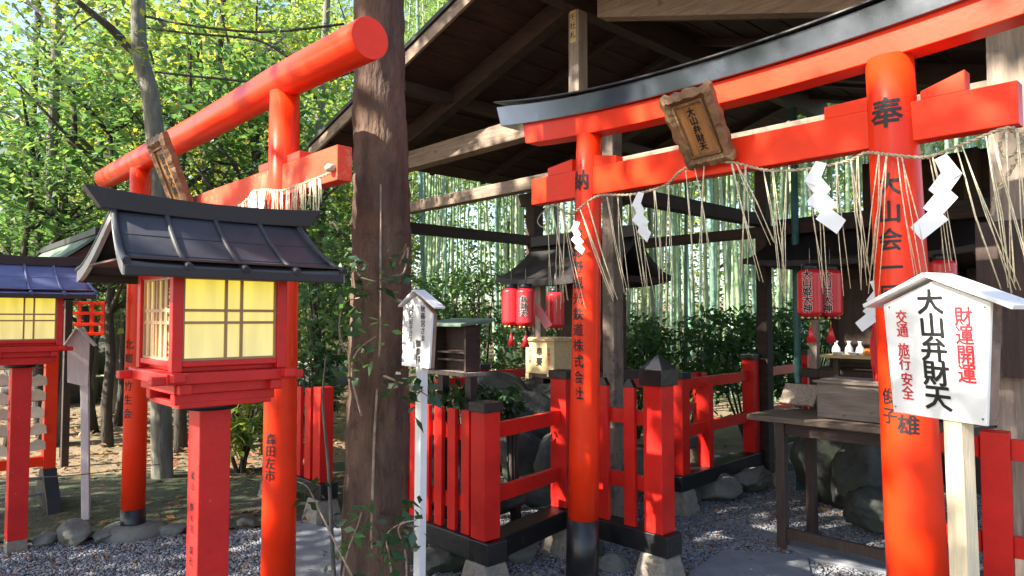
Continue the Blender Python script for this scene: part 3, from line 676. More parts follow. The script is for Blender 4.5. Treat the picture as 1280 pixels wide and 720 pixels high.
# big sign at right
sg, sl = gable_sign('shrine_sign', (1.32, 2.2), (.3, -.954), [(1117,515),(1233,533),(1238,378),(1166,351),(1104,381)], [(1088,385),(1164,346),(1275,387)], .05, [(1188,527),(1196,722)],
    'white house-shaped signboard with large black characters on a bare wooden post', post_m='cream', roof_t=.014, over=.03, post_side=.006, post_w=.062, post_d=.05)
def sign_text(t, loc, txt, px, py, size, m='ink', bold=.03, line=1.0, y=-.002, rz=0, sx=1.0, shear=0):
    x, z = loc(px, py); return letter(txt, size, t, (x, y, z), m=m, bold=bold, line=line, sx=sx, shear=shear)
k1 = -.07
for px, py in ((1112,384),(1231,384),(1120,508),(1229,524)):
    x, z = sl(px, py); o = MB().lathe([(0,0),(.0035,.0),(.0030,.0012),(0,.0018)], 10).build('nail', M['wire'], sg); o.location = (x,-.0012,z); o.rotation_euler = (R(90),0,0)
sign_text(sg, sl, vt('大山弁財天'), 1168, 439, .083, bold=.027, line=.895, shear=k1, sx=1.18)
sign_text(sg, sl, vt('財運開運'), 1207, 433, .062, 'redink', .020, .92, shear=k1*.6)
sign_text(sg, sl, vt('交通'), 1128, 406, .047, 'redink', .016, .92, shear=k1)
sign_text(sg, sl, vt('旅行'), 1131, 447, .047, 'redink', .016, .92, shear=k1)
sign_text(sg, sl, vt('安全'), 1135, 484, .047, 'redink', .016, .92, shear=k1)
# nameplate-thin sign by the trunk
s2, l2 = gable_sign('shrine_sign', (-.47, 3.5), (-U.x, -U.y), [(502,457),(536,461),(540,393),(521,370),(504,383)], [(501,384),(520,364),(546,386)], .035, [(523,460),(520,730)],
    'small white house-shaped notice with three columns of characters beside the big trunk', roof_t=.010, over=.015, post_w=.05, post_d=.04, post_side=.0)
sign_text(s2, l2, vt('秋篠宮さま'), 529, 405, .036, line=1.0, bold=.006, sx=1.1)
sign_text(s2, l2, vt('同妃紀子さま'), 514, 406, .030, line=1.0, bold=.005, sx=1.2)
sign_text(s2, l2, vt('御参拝'), 523, 440, .040, line=.95, bold=.012, sx=1.1)
# grey-white sign, seen from behind, left
s3, l3 = gable_sign('shrine_sign', (-3.36, 5.50), (.95, .32), [(84,478),(110,484),(112,428),(97,412),(84,428)], [(82,432),(97,411),(118,433)], .03, [(104,480),(105,650)],
    'plain greyish white house-shaped signboard on a thin post near the votive rack', fm='whiteg', post_m='whiteg', roof_t=.012, over=.03, post_w=.055, post_d=.05)

# ================================================================== PAVILION
BP = B+V*1.0
pav = empty('pavilion', BP, RV, 'large open timber pavilion with dark gabled roof sheltering the small shrines', 'pavilion')
SK = -.94                                                  # ridge position along local x (near = +)
sl_ = .30; ZR = 4.30
def rz_(s): return ZR-sl_*abs(s-SK)
EL, ER = SK-3.15, SK+3.75
Y0, Y1 = -.70, 4.6
for s0, s1 in ((EL, SK), (SK, ER)):
    r = MB().add([(s0,Y0,rz_(s0)),(s1,Y0,rz_(s1)),(s1,Y1,rz_(s1)),(s0,Y1,rz_(s0)),(s0,Y0,rz_(s0)+.05),(s1,Y0,rz_(s1)+.05),(s1,Y1,rz_(s1)+.05),(s0,Y1,rz_(s0)+.05)],
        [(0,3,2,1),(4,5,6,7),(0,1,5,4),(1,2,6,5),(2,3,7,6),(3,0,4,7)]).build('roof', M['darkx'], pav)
    n = 13                                                  # board laps under the slope
    for i in range(1, n):
        s = s0+(s1-s0)*i/n; MB().box(s-.012,s+.012,Y0+.06,Y1,rz_(s)-.014,rz_(s)-.001).build('board_batten', M['darkx'], r)
    MB().add([(s0,Y0-.03,rz_(s0)-.07),(s1,Y0-.03,rz_(s1)-.07),(s1,Y0-.001,rz_(s1)-.07),(s0,Y0-.001,rz_(s0)-.07),(s0,Y0-.03,rz_(s0)+.045),(s1,Y0-.03,rz_(s1)+.045),(s1,Y0-.001,rz_(s1)+.045),(s0,Y0-.001,rz_(s0)+.045)],
        [(0,3,2,1),(4,5,6,7),(0,1,5,4),(1,2,6,5),(2,3,7,6),(3,0,4,7)]).build('bargeboard', M['timber'], pav, bev=.004)
    MB().add([(s0,Y0-.05,rz_(s0)+.052),(s1,Y0-.05,rz_(s1)+.052),(s1,Y1,rz_(s1)+.052),(s0,Y1,rz_(s0)+.052),(s0,Y0-.05,rz_(s0)+.09),(s1,Y0-.05,rz_(s1)+.09),(s1,Y1,rz_(s1)+.09),(s0,Y1,rz_(s0)+.09)],
        [(0,3,2,1),(4,5,6,7),(0,1,5,4),(1,2,6,5),(2,3,7,6),(3,0,4,7)]).build('roof_covering', M['ridge'], pav)
    for d in (.0, 2.35):                                    # principal rafters
        q = .30 if s0 == SK and d == 0 else .20
        MB().add([(s0+.25,d-.06,rz_(s0+.25)-q),(s1,d-.06,rz_(s1)-q),(s1,d+.06,rz_(s1)-q),(s0+.25,d+.06,rz_(s0+.25)-q),(s0+.25,d-.06,rz_(s0+.25)-.016),(s1,d-.06,rz_(s1)-.016),(s1,d+.06,rz_(s1)-.016),(s0+.25,d+.06,rz_(s0+.25)-.016)],
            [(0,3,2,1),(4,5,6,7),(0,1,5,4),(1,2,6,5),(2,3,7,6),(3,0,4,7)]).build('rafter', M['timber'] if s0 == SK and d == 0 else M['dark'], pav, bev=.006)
    for d in (.8, 1.6, 3.2, 4.0):
        MB().add([(s0+.1,d-.03,rz_(s0+.1)-.08),(s1,d-.03,rz_(s1)-.08),(s1,d+.03,rz_(s1)-.08),(s0+.1,d+.03,rz_(s0+.1)-.08),(s0+.1,d-.03,rz_(s0+.1)-.016),(s1,d-.03,rz_(s1)-.016),(s1,d+.03,rz_(s1)-.016),(s0+.1,d+.03,rz_(s0+.1)-.016)],
            [(0,3,2,1),(4,5,6,7),(0,1,5,4),(1,2,6,5),(2,3,7,6),(3,0,4,7)]).build('rafter', M['dark'], pav, bev=.004)
MB().box(SK-.06,SK+.06,Y0+.1,Y1,ZR-.24,ZR-.03).build('ridge_beam', M['dark'], pav)
PL_, PR_ = -3.8, 1.93
for s in (SK-1.6, SK+1.6): MB().box(s-.06,s+.06,Y0+.1,Y1,rz_(s)-.16,rz_(s)-.07).build('purlin', M['dark'], pav)
MB().box(PL_-.25, PR_+.25, -.07, .07, 3.14, 3.32).build('tie_beam', M['timber'], pav, bev=.008)
MB().box(PL_-.25, PR_+.1, -.055, .055, 2.69, 2.80).build('tie_beam', M['timber'], pav, bev=.006)
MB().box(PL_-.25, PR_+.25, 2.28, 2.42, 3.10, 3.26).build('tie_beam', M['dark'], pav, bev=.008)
MB().box(SK-.055, SK+.055, -.055, .055, 3.321, ZR-.24).build('king_post', M['timberz'], pav, bev=.006)
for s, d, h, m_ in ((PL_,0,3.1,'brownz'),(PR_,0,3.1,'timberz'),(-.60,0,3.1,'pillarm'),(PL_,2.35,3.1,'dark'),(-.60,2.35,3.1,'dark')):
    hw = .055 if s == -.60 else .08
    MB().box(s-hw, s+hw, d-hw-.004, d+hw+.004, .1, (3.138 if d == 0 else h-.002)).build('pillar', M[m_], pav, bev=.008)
    MB().frus(s, d, -.02, .1, .16, .13).build('pillar_stone', M['stone'], pav, bev=.01)
MB().box(PL_-.06, PL_+.06, -.2, 2.6, 2.56, 2.68).build('side_beam', M['dark'], pav, bev=.006)
MB().box(-.65, -.55, .086, 2.265, 2.50, 2.62).build('side_beam', M['dark'], pav, bev=.006)
MB().box(PL_+.08, PR_+.5, 2.29, 2.41, 2.40, 2.50).build('rear_beam', M['dark'], pav, bev=.006)
MB().box(PR_-.06, PR_+.06, .086, 2.35, 2.56, 2.68).build('side_beam', M['dark'], pav, bev=.006)
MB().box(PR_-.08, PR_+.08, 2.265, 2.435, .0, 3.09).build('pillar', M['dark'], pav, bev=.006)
# dark rear-left pillar line already; notices stuck under the roof
st = MB().box(-.03,.03,-.003,.0,-.13,.13).build('paper_label', M['boxwood']); st.location = BP+(-U)*SK-V*.0575+Vector((0,0,3.93)); st.rotation_euler = (0,0,RV)
tag(st, 'narrow yellowed paper slip pasted high on the king post', 'paper slip')
letter(vt('千社札'), .06, st, (0,-.0042,0), bold=.01, line=1.2)
for i, (sx, zz_) in enumerate(((.35,3.78),(.85,3.64),(1.15,3.54))):
    q = MB().box(-.10,.10,-.003,.0,-.022,.022).build('paper_label', M['greywood']); q.location = BP+(-U)*(SK+sx-.4)-V*.064+Vector((0,0,rz_(SK+sx-.4)-.11)); q.rotation_euler = (0, math.atan(sl_), RV)
    tag(q, ('first','second','third')[i]+' faded grey paper slip on the right rafter, counting from the king post', 'paper slip')

# ================================================================== FENCES
ZF = .32
def fence(P0, P1, npick, label, pick_top=1.02, rails=(.52,.93), post0=None, post1=None, sill=True, bars=True, cap='flat', post_w=.058, feet=True, pw=.030, inter=(), picks=None):
    P0 = Vector((P0[0], P0[1], 0)); P1 = Vector((P1[0], P1[1], 0)); d = P1-P0; L_ = d.length; rz = math.atan2(d.y, d.x)
    t = empty('fence', P0, rz, label, 'fence', 'red timber fences round the shrines')
    for x, spec in ((0, post0), (L_, post1)):
        if not spec: continue
        top, cp_ = spec
        p = MB().box(x-post_w,x+post_w,-post_w,post_w,ZF,top).build('post', M['red'], t, bev=.004)
        w = post_w+.018
        if cp_ == 'pyramid':
            mb = MB(); mb.box(x-w,x+w,-w,w,top,top+.10); mb.frus(x,0,top+.1005,top+.185,w,.004); mb.build('post_cap', M['black'], p, bev=.003)
        elif cp_ == 'flat': MB().box(x-w+.008,x+w-.008,-w+.008,w-.008,top,top+.055).build('post_cap', M['sill'], p, bev=.003)
        elif cp_ == 'tall': MB().box(x-w+.012,x+w-.012,-w+.012,w-.012,top,top+.16).build('post_cap', M['sill'], p, bev=.003)
        if feet: MB().frus(x,0,-.03,ZF-.125,.13,.085).build('foot_stone', M['stone'], t, bev=.012)
    for z in rails: MB().box(.0 if not post0 else post_w, L_-(post_w if post1 else 0), -.02, .02, z-.04, z+.05).build('rail', M['red'], t, bev=.003)
    for i in range(npick):
        x = picks[i] if picks else L_*(i+1)/(npick+1)
        q = MB().box(x-pw,x+pw,-.048,-.0205,ZF,pick_top).build('picket', M['red'], t, bev=.003)
        if cap == 'point': MB().prism([(x-pw-.002,pick_top),(x+pw+.002,pick_top),(x+.012,pick_top+.05),(x-.012,pick_top+.05)], -.050, -.018).build('picket_tip', M['black'], q)
    for x in inter: MB().box(x*L_-.04,x*L_+.04,-.06,.06,ZF,1.04).build('inner_post', M['red'], t, bev=.003)
    if sill: MB().box(-.11, L_+.11, -.075, .075, ZF-.125, ZF-.001).build('sill_beam', M['sill'], t, bev=.006)
    return t
A = Vector((-.155, 4.17, 0)); P2 = Vector((.35, 4.88, 0)); P3 = Vector((.889, 4.30, 0)); D = Vector((1.39, 5.87, 0)); E = Vector((2.305, 6.83, 0)); Fp = Vector((3.22, 7.80, 0))
A2 = A+U*.80
fence(A2, A, 5, 'red picket fence left of the gate with five pickets and black sill beam', 1.05, (.48,.90), post0=(1.03,'flat'), post1=(1.055,'flat'), post_w=.062, pw=.038)
fence(A+(P2-A)*.045, P2, 0, 'red two-rail fence joining the picket corner to the gate post, in front of rocks', rails=(.545,.925), post0=None, post1=(1.19,'flat'), sill=True, post_w=.062)
fence(P2+Vector((.075,-.085,0)), P3, 2, 'short red fence with two pickets and pyramid-capped corner post right of the gate post', 1.17, (.58,.98), post1=(1.195,'pyramid'), cap='point', post_w=.066, picks=(.28,.49), pw=.042)
fence(D, E, 0, 'red two-rail fence beyond the pyramid-capped post', rails=(.655,1.045), post0=(1.10,'flat'), post1=(1.20,'flat'), post_w=.06, inter=(.32,))
fence(E+(Fp-E)*.06, Fp, 0, 'dim red fence run ending behind the offering table', rails=(.655,1.06), post1=(1.20,'flat'), post_w=.06)
fence(D+Vector((-.25,1.1,0)), E+Vector((-.2,1.1,0)), 0, 'inner red rail fence with sunlit top rails seen through the outer one', rails=(.62,.95), post0=(1.0,'none'), post1=(1.0,'none'), inter=(.4,))
Bc = A+U*1.96
fence(Bc+U*.85, Bc, 4, 'dark red picket fence left of the big trunk on a tapered stone foot', 1.04, (.5,.92), post0=(1.06,'flat'), post1=(1.06,'none'), pw=.05)
fence(W(545,500,6.5), W(601,500,6.9), 0, 'low red rail fence with black-capped post behind the cabinet', rails=(.99,), post1=(1.10,'flat'), feet=False, sill=False)
fence(W(604,500,6.95), W(668,500,7.5), 0, 'short red rail running behind the offertory box', rails=(1.03,), feet=False, sill=False)
fence(W(1243,500,3.15), W(1243,500,3.15)-U*1.0+Vector((0,.2,0)), 0, 'red rail fence at the right edge beside the white signboard', rails=(.60,1.02), post0=(1.10,'none'), post_w=.055)
fence(W(1243,500,3.15)+U*.45+V*.0, W(1243,500,3.15)+U*.06, 0, 'red rail stub between the gate post and right-edge fence post', rails=(.60,1.02), feet=False, sill=False)
# lattice panel far left
lt = empty('lattice_fence', W(82,440,8.2)-Vector((0,0,W(82,440,8.2).z)), math.atan2(.35,.93), 'small red lattice fence panel beyond the left lantern', 'fence')
for x in (0,.13,.26,.37): MB().box(x-.02,x+.02,-.02,.02,1.40,1.80).build('upright', M['verm'], lt, bev=.003)
for x in (0,): MB().box(x-.03,x+.03,-.03,.03,0,1.399).build('post', M['black'], lt)
for z in (1.42,1.53,1.66,1.78): MB().box(-.02,.39,-.024,.024,z-.018,z+.018).build('rail', M['verm'], lt, bev=.003)

# ================================================================== VOTIVE RACK
ra = empty('roofed_shelter', (-3.80, 6.30, 0), RV, 'little green-roofed shelter with dark gable behind the left lantern', 'shelter')
for s_ in (-1.7,):
    for y in (.18,): MB().box(s_-.035,s_+.035,y-.035,y+.035,0,2.06).build('post', M['dark'], ra, bev=.004)
for sgn in (-1,1):
    rows = [[(x, sgn*.30*k, 2.30-.20*k+.04*(1-k)**2) for x in np.linspace(-2.0,.35,8)] for k in (0,.25,.5,.75,1)]
    MB().sheet(rows, .03).build('roof', M['copper'], ra)
MB().box(-2.05,.38,-.035,.035,2.32,2.38).build('ridge_cap', M['ridge'], ra, bev=.005)
MB().prismx([(-.25,2.09),(.25,2.09),(0,2.27)], .26, .29).build('gable_board', M['soffit'], ra)
MB().box(-1.9,.28,-.25,.25,2.0605,2.085).build('soffit', M['soffit'], ra)
RKO = Vector((-3.86, 5.92, 0)); rk = empty('votive_rack', RKO, RU, 'low red rack hung with small bare-wood votive tablets at the left edge', 'votive rack')
for s_ in (-1.35, 0):
    MB().box(s_-.045,s_+.045,-.045,.045,.35,1.70).build('post', M['verm'], rk, bev=.004)
    MB().add([(s_-.05,-.35,.0),(s_+.05,-.35,.0),(s_+.05,.35,.0),(s_-.05,.35,.0),(s_-.05,-.06,.36),(s_+.05,-.06,.36),(s_+.05,.06,.36),(s_-.05,.06,.36)], [(0,3,2,1),(4,5,6,7),(0,1,5,4),(1,2,6,5),(2,3,7,6),(3,0,4,7)]).build('foot', M['sill'], rk, bev=.005)
for z in (.42,1.66): MB().box(-1.304,-.046,-.03,.03,z-.04,z+.04).build('rail', M['verm'], rk, bev=.003)
for z in (.15,.28): MB().box(-1.304,-.046,-.012,.012,z-.012,z+.012).build('rail', M['wire'], rk)
for z in np.arange(.60,1.6,.135): MB().tube([(-1.304,0,z+.05),(-.046,0,z+.05)], .005, 6).build('rod', M['wire'], rk)
rnd = random.Random(5); em0 = MB().prism([(-.055,-.045),(.055,-.045),(.055,.02),(0,.05),(-.055,.02)], -.004, .004).build('votive_tablet', M['ema']); first = True
for r_ in range(8):
    for c in range(11):
        if rnd.random() < .15: continue
        o = em0 if first else em0.copy()
        if not first: COL.objects.link(o)
        first = False
        s_ = -1.25+c*.115+rnd.uniform(-.012,.012); y = -.03-rnd.uniform(0,.05); z = .56+r_*.135+rnd.uniform(-.01,.01)
        o.location = RKO+V*s_+U*y+Vector((0,0,z)); o.rotation_euler = (rnd.uniform(-.1,.1), rnd.uniform(-.12,.12), RU+rnd.uniform(-.4,.4))
        tag(o, 'small bare-wood votive tablet hanging in the low red rack', 'votive tablet', 'votive tablets on the red rack')
# wire line along the moss bank
wl = MB(); pts = [W(-60,602,4.9), W(0,599,5.0), W(104,593,5.45), W(200,580,6.6)]; wl.tube(smooth_path(pts,4), .004, 6)
tag(wl.build('guard_rope', M['wire']), 'thin grey guard line strung past the pale sign post on the left', 'guard line')
for (a, b) in (((60,470),(160,462)),((130,492),(165,485))):
    wl = MB(); wl.tube([W(a[0]+60,a[1],8.8), W((a[0]+b[0])/2+60,(a[1]+b[1])/2+3,9), W(b[0]+40,b[1]-8,9.2)], .012, 6)
    tag(wl.build('bamboo_rail', M['bamboo2']), ('upper' if a[0]==60 else 'lower')+' thin bamboo rail on the bank behind the far gate post', 'bamboo rail')

# ================================================================== ROCKS
def rock(px, py, Y, rx, ry, rz, label, m='rock', z=None, seed=0, grp=None):
    p = W(px, py, Y); o = rock_mb(rx, ry, rz, seed).build('rock', M[m]); o.location = (p.x, p.y, p.z if z is None else z); o.rotation_euler = (0,0,random.uniform(0,3))
    return tag(o, label, 'rock', grp)
i = 0
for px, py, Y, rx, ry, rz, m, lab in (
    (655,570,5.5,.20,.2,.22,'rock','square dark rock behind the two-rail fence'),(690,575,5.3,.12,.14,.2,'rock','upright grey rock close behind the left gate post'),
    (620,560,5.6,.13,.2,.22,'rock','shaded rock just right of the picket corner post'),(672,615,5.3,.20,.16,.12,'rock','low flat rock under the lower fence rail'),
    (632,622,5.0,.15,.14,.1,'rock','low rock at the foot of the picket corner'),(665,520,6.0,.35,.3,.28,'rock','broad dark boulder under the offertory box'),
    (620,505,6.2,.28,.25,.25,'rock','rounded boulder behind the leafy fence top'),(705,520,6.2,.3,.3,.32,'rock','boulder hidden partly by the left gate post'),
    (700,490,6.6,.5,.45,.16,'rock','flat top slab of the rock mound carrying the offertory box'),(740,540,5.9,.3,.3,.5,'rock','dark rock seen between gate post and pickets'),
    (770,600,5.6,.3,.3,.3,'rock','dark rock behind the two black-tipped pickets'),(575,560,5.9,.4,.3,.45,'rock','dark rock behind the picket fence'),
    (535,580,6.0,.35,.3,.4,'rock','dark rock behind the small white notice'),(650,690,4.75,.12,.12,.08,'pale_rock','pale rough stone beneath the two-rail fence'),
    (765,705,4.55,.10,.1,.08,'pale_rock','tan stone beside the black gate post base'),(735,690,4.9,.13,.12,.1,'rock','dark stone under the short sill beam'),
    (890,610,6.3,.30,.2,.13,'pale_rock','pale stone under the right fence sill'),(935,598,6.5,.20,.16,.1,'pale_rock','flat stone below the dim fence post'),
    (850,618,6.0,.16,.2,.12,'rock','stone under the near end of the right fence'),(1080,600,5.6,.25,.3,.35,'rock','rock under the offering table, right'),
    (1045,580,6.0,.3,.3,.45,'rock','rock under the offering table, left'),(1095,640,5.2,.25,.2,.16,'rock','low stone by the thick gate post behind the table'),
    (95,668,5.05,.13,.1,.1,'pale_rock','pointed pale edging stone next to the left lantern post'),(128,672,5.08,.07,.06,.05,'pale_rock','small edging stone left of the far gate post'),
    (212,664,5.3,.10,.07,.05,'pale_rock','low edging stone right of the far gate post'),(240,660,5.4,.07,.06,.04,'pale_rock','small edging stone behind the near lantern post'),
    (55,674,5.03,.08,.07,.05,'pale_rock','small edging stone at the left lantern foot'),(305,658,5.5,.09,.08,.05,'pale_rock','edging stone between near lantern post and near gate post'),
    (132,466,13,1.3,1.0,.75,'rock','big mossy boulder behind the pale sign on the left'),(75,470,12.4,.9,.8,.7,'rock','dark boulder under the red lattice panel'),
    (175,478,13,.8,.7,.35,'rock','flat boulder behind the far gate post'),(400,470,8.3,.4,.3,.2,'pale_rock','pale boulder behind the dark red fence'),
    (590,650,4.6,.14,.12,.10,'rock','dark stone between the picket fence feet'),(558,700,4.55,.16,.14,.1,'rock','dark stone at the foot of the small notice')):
    rock(px, py, Y, rx, ry, rz, lab, m, seed=i); i += 1

# ================================================================== SMALL SHRINES
def paper_lantern(px, py0, py1, Y, txt, label, tas=True, deco=True, m=None):
    top = W(px, py0, Y); bot = W(px, py1, Y); h = top.z-bot.z; r = h*.215
    t = empty('paper_lantern', (top.x, top.y, bot.z), math.atan2(-top.x, top.y)*.5 if 0 else math.atan2(top.x, -top.y)+math.pi, label, 'paper lantern', 'red paper lanterns')
    t.rotation_euler = (0,0,-math.atan2(top.x, top.y)-R(12))
    prof = []; n = 26
    for i in range(n*2+1):
        k = i/(n*2); z = h*(.07+.84*k); e = min(k, 1-k); rr = r*(1-.42*max(0, 1-e/.11)**2)
        prof.append((rr*(1 if i % 2 else .972), z))
    MB().lathe(prof, 28).build('paper_body', m or M['lanred'], t)
    MB().lathe([(0,h*.89),(r*.62,h*.89),(r*.66,h*.90),(r*.66,h),(0,h)], 24).build('top_ring', M['black'], t)
    mb = MB(); mb.lathe([(0,h*.02),(r*.6,h*.02),(r*.64,h*.04),(r*.64,h*.09),(0,h*.09)], 24); mb.build('bottom_ring', M['black'], t)
    if deco:
        for a in range(8):
            an = 2*math.pi*a/8; MB().lathe([(0,-.010),(.008,-.007),(.011,0),(.008,.007),(0,.010)], 10, (r*.66*math.cos(an), r*.66*math.sin(an), h*.05)).build('bead', M['gold'], t)
    MB().tube([(0,0,h),(0,0,h+.12)], .003, 5).build('hanger', M['wire'], t)
    if tas:
        MB().tube([(0,0,h*.02),(0,0,-h*.12)], .004, 6).build('tassel_cord', M['gold'], t)
        MB().lathe([(0,-h*.12),(r*.14,-h*.13),(r*.20,-h*.20),(r*.42,-h*.38),(0,-h*.38)], 16).build('tassel', M['lanred'], t)
    if txt:
        cyl = lambda z: r
        for m_, b, dr in (('lanwhite', .085, .001), ('ink', .03, .003)):
            letter(vt(txt), h*.155, t, (0,0,h*.5), m=m_, bold=b, line=.95, cyl=lambda z, dr=dr: r+dr, sx=1.05)
    return t
M['lanred'] = mat('lantern_paper_red', (.72,.02,.03), .35, .08, 6, .03, 30, coat=.3)
M['lanwhite'] = mat('lantern_white_paint', (.85,.62,.60), .4, .05)
paper_lantern(1012, 330, 401, 5.3, '大山姫大神', 'left one of the two lettered red paper lanterns by the teal pole')
paper_lantern(1037, 331, 401, 5.35, '大山主大神', 'right one of the two lettered red paper lanterns by the teal pole')
paper_lantern(639, 355, 411, 5.6, '', 'left glossy red lantern under the small shrine eave, above the box')
paper_lantern(657, 355, 412, 5.55, '弁財天', 'second glossy red lantern from the left under the small shrine eave')
paper_lantern(694, 360, 414, 5.8, '', 'shaded red lantern half hidden by the left gate post', tas=False)
paper_lantern(1178, 318, 392, 4.6, '', 'red lantern whose top shows over the big white signboard', tas=False)
# hokora roof helper
def hokora(loc, rz, w, d, z0, z1, label, wall_w, wall_d, wall_z0):
    t = empty('small_shrine', loc, rz, label, 'small shrine')
    for sgn in (-1,1):
        rows = [[(x, sgn*d*k, z1-(z1-z0)*(1-(1-k)**1.5)+.05*(abs(x)/w)**3*k) for x in np.linspace(-w, w, 9)] for k in np.linspace(0,1,7)]
        MB().sheet(rows, .05).build('roof', M['ridge'], t)
    MB().box(-w*1.02,w*1.02,-.05,.05,z1-.02,z1+.08).build('ridge_cap', M['ridge'], t, bev=.006)
    MB().box(-w*.9,w*.9,-d*.85,d*.85,z0-.02,z0+.03).build('soffit', M['dark'], t)
    MB().box(-wall_w,wall_w,-wall_d*.2,wall_d,wall_z0,z0-.021).build('cella', M['dark'], t, bev=.005)
    MB().box(-wall_w-.12,wall_w+.12,-wall_d,wall_d+.05,wall_z0-.08,wall_z0-.002).build('platform', M['brownz'], t, bev=.005)
    for x in (-wall_w, wall_w): MB().box(x-.035,x+.035,-wall_d*.9-.035,-wall_d*.9+.035,wall_z0,z0-.021).build('pillar', M['timberz'], t, bev=.004)
    MB().box(-wall_w*.8,wall_w*.8,-wall_d*.24,-wall_d*.205,wall_z0+.05,z0-.15).build('door', M['brownz'], t, bev=.004)
    for x in (-wall_w,wall_w):
        for y in (-wall_d*.8,wall_d*.8): MB().box(x-.05,x+.05,y-.05,y+.05,0,wall_z0-.081).build('leg', M['dark'], t)
    return t
c1 = W(728, 400, 6.3); hokora((c1.x, c1.y, 0), RV, .60, .50, 1.93, 2.30, 'small roofed shrine behind the left gate post, lanterns at its eave', .26, .30, 1.15)
c2 = W(1105, 400, 6.3); hokora((c2.x, c2.y, 0), RV, .95, .75, 2.10, 2.50, 'dark small shrine behind the thick right gate post', .45, .45, 1.15)
# dark hall at the right
hl = empty('shrine_hall', W(1275,400,6.0)-Vector((0,0,1.6)), RV, 'dark timber hall wall deep under the pavilion at right', 'shrine hall')
MB().box(-1.3,1.6,.4,.5,0,3.2).build('wall', M['dark'], hl); MB().box(-1.35,1.7,.3,.399,.9,1.0).build('rail', M['brownz'], hl)
for x in (-1.3,-.4,.5,1.4): MB().box(x-.06,x+.06,.28,.399,0,3.2).build('pillar', M['brownz'], hl, bev=.005)
# stepped platform boards below the table / shrine
# offertory box, pale
def box_thing(loc, rz, w, d, h, label, m, legs=.05, name='offertory_box'):
    t = empty(name, loc, rz, label, 'offertory box')
    MB().box(0,w,0,d,legs,h-.03).build('body', M[m], t, bev=.004)
    mb = MB(); mb.box(-.02,w+.02,-.02,d+.02,h-.029,h-.012)
    mb.build('rim', M[m], t, bev=.003)
    for i in range(6): MB().box(.02,w-.02,.01+i*(d-.04)/5.5,.03+i*(d-.04)/5.5,h-.0118,h).build('slat', M[m], t, bev=.002)
    for x in (0.0,w-.04):
        for y in (0,d-.04): MB().box(x,x+.04,y-.001 if y==0 else y,y+.04,0,legs-.001).build('leg', M[m], t)
    return t
p = WP(657,473,W(657,473,6.0),-U); ob = box_thing(p, RV, .335, .30, .35, 'pale yellow offertory box with black and red characters on the rock mound', 'boxwood')
letter(vt('奉賽'), .075, ob, (.165,-.0015,.185), bold=.03, line=1.1)
letter(vt('大山弁'), .040, ob, (.055,-.0015,.19), m='redink', bold=.015, line=1.1); letter(vt('交通安全'), .034, ob, (.275,-.0015,.19), m='redink', bold=.015, line=1.1)
# table
tb = empty('wooden_table', (1.80, 5.12, 0), RV, 'old dark wooden offering table left of the thick gate post', 'table')
MB().box(-.06,1.6,-.10,.50,.875,.915).build('table_top', M['tablewood'], tb, bev=.005)
for x in (.17,1.45):
    for y in (-.04,.42): MB().box(x-.032,x+.032,y-.032,y+.032,0,.874).build('leg', M['brownz'], tb, bev=.004)
MB().box(.203,1.417,-.06,-.02,.08,.15).build('stretcher', M['brownz'], tb, bev=.004); MB().box(.203,1.417,-.055,-.02,.79,.873).build('apron', M['dark'], tb, bev=.004)
wb = box_thing(WP(1024,513,W(1024,513,4.95),-U)+Vector((0,0,.0)), RV, .62, .30, .27, 'weathered grey-brown wooden coin box standing on the table', 'greywood', .004, 'coin_box')
wb.location = Vector((1.80,5.12,.918))+(-U)*.38+V*.06
pk = MB().box(-.12,.14,-.09,.09,0,.018).build('sloping_board', M['timberz']); pk.location = Vector((1.80,5.12,1.03))+(-U)*.13+V*.32; pk.rotation_euler = (R(50),0,RV); tag(pk, 'sunlit plank leaning behind the left end of the coin box', 'plank')
# shelf with offerings
sh = empty('offering_shelf', WP(1028,443,W(1028,443,6.0),-U)-Vector((0,0,0)), RV, 'pale shelf of white offerings under the right small shrine', 'shelf')
MB().box(0,.75,-.05,.28,-.025,0).build('shelf_board', M['boxwood'], sh, bev=.003)
for x in (.1,.6): MB().box(x-.02,x+.02,.02,.06,-sh.location.z,-.026).build('leg', M['brownz'], sh)
def on_shelf(x, y): return sh.location+(-U)*x+V*y+Vector((0,0,.001))
vase = [(0,0),(.03,.0),(.034,.03),(.030,.06),(.012,.085),(.012,.10),(.02,.115),(0,.115)]
for j, (x, y) in enumerate(((.10,.04),(.19,.08),(.29,.05))):
    o = MB().lathe(vase, 16).build('offering_vase', M['ceramic']); o.location = on_shelf(x, y); tag(o, ('left','middle','right')[j]+' white ceramic vase on the offering shelf', 'vase')
for j, (x, y) in enumerate(((.14,-.01),(.25,.0))):
    o = MB().lathe([(0,0),(.02,0),(.022,.01),(.045,.022),(.043,.026),(0,.014)], 18).build('offering_dish', M['ceramic']); o.location = on_shelf(x, y); tag(o, ('left','right')[j]+' small white dish at the front edge of the offering shelf', 'dish')
o = MB().lathe([(0,0),(.026,.006),(.036,.03),(.028,.055),(0,.062)], 18).build('orange', M['orange']); o.location = on_shelf(.36,.03); tag(o, 'orange fruit beside the white vases on the shelf', 'fruit')
cdp = MB().box(-.07,.07,-.004,.004,0,.19).build('picture_card', M['ema']); cdp.location = on_shelf(.42,.12); cdp.rotation_euler = (R(-8),0,RV); tag(cdp, 'light wooden picture card standing on the offering shelf', 'picture card')
MB().tube([(-.04,-.006,.12),(.0,-.006,.15),(.04,-.006,.12),(.0,-.006,.09),(-.03,-.006,.06),(.03,-.006,.05)], .004, 6).build('painted_mark', M['ink'], cdp)
fl = MB(); fl.sheet([[(x*.001+.012*math.sin(z*2+x*.09), .02*math.sin(x*.12), -z*.12) for x in range(0,120,12)] for z in (0,1,2,3,4)])
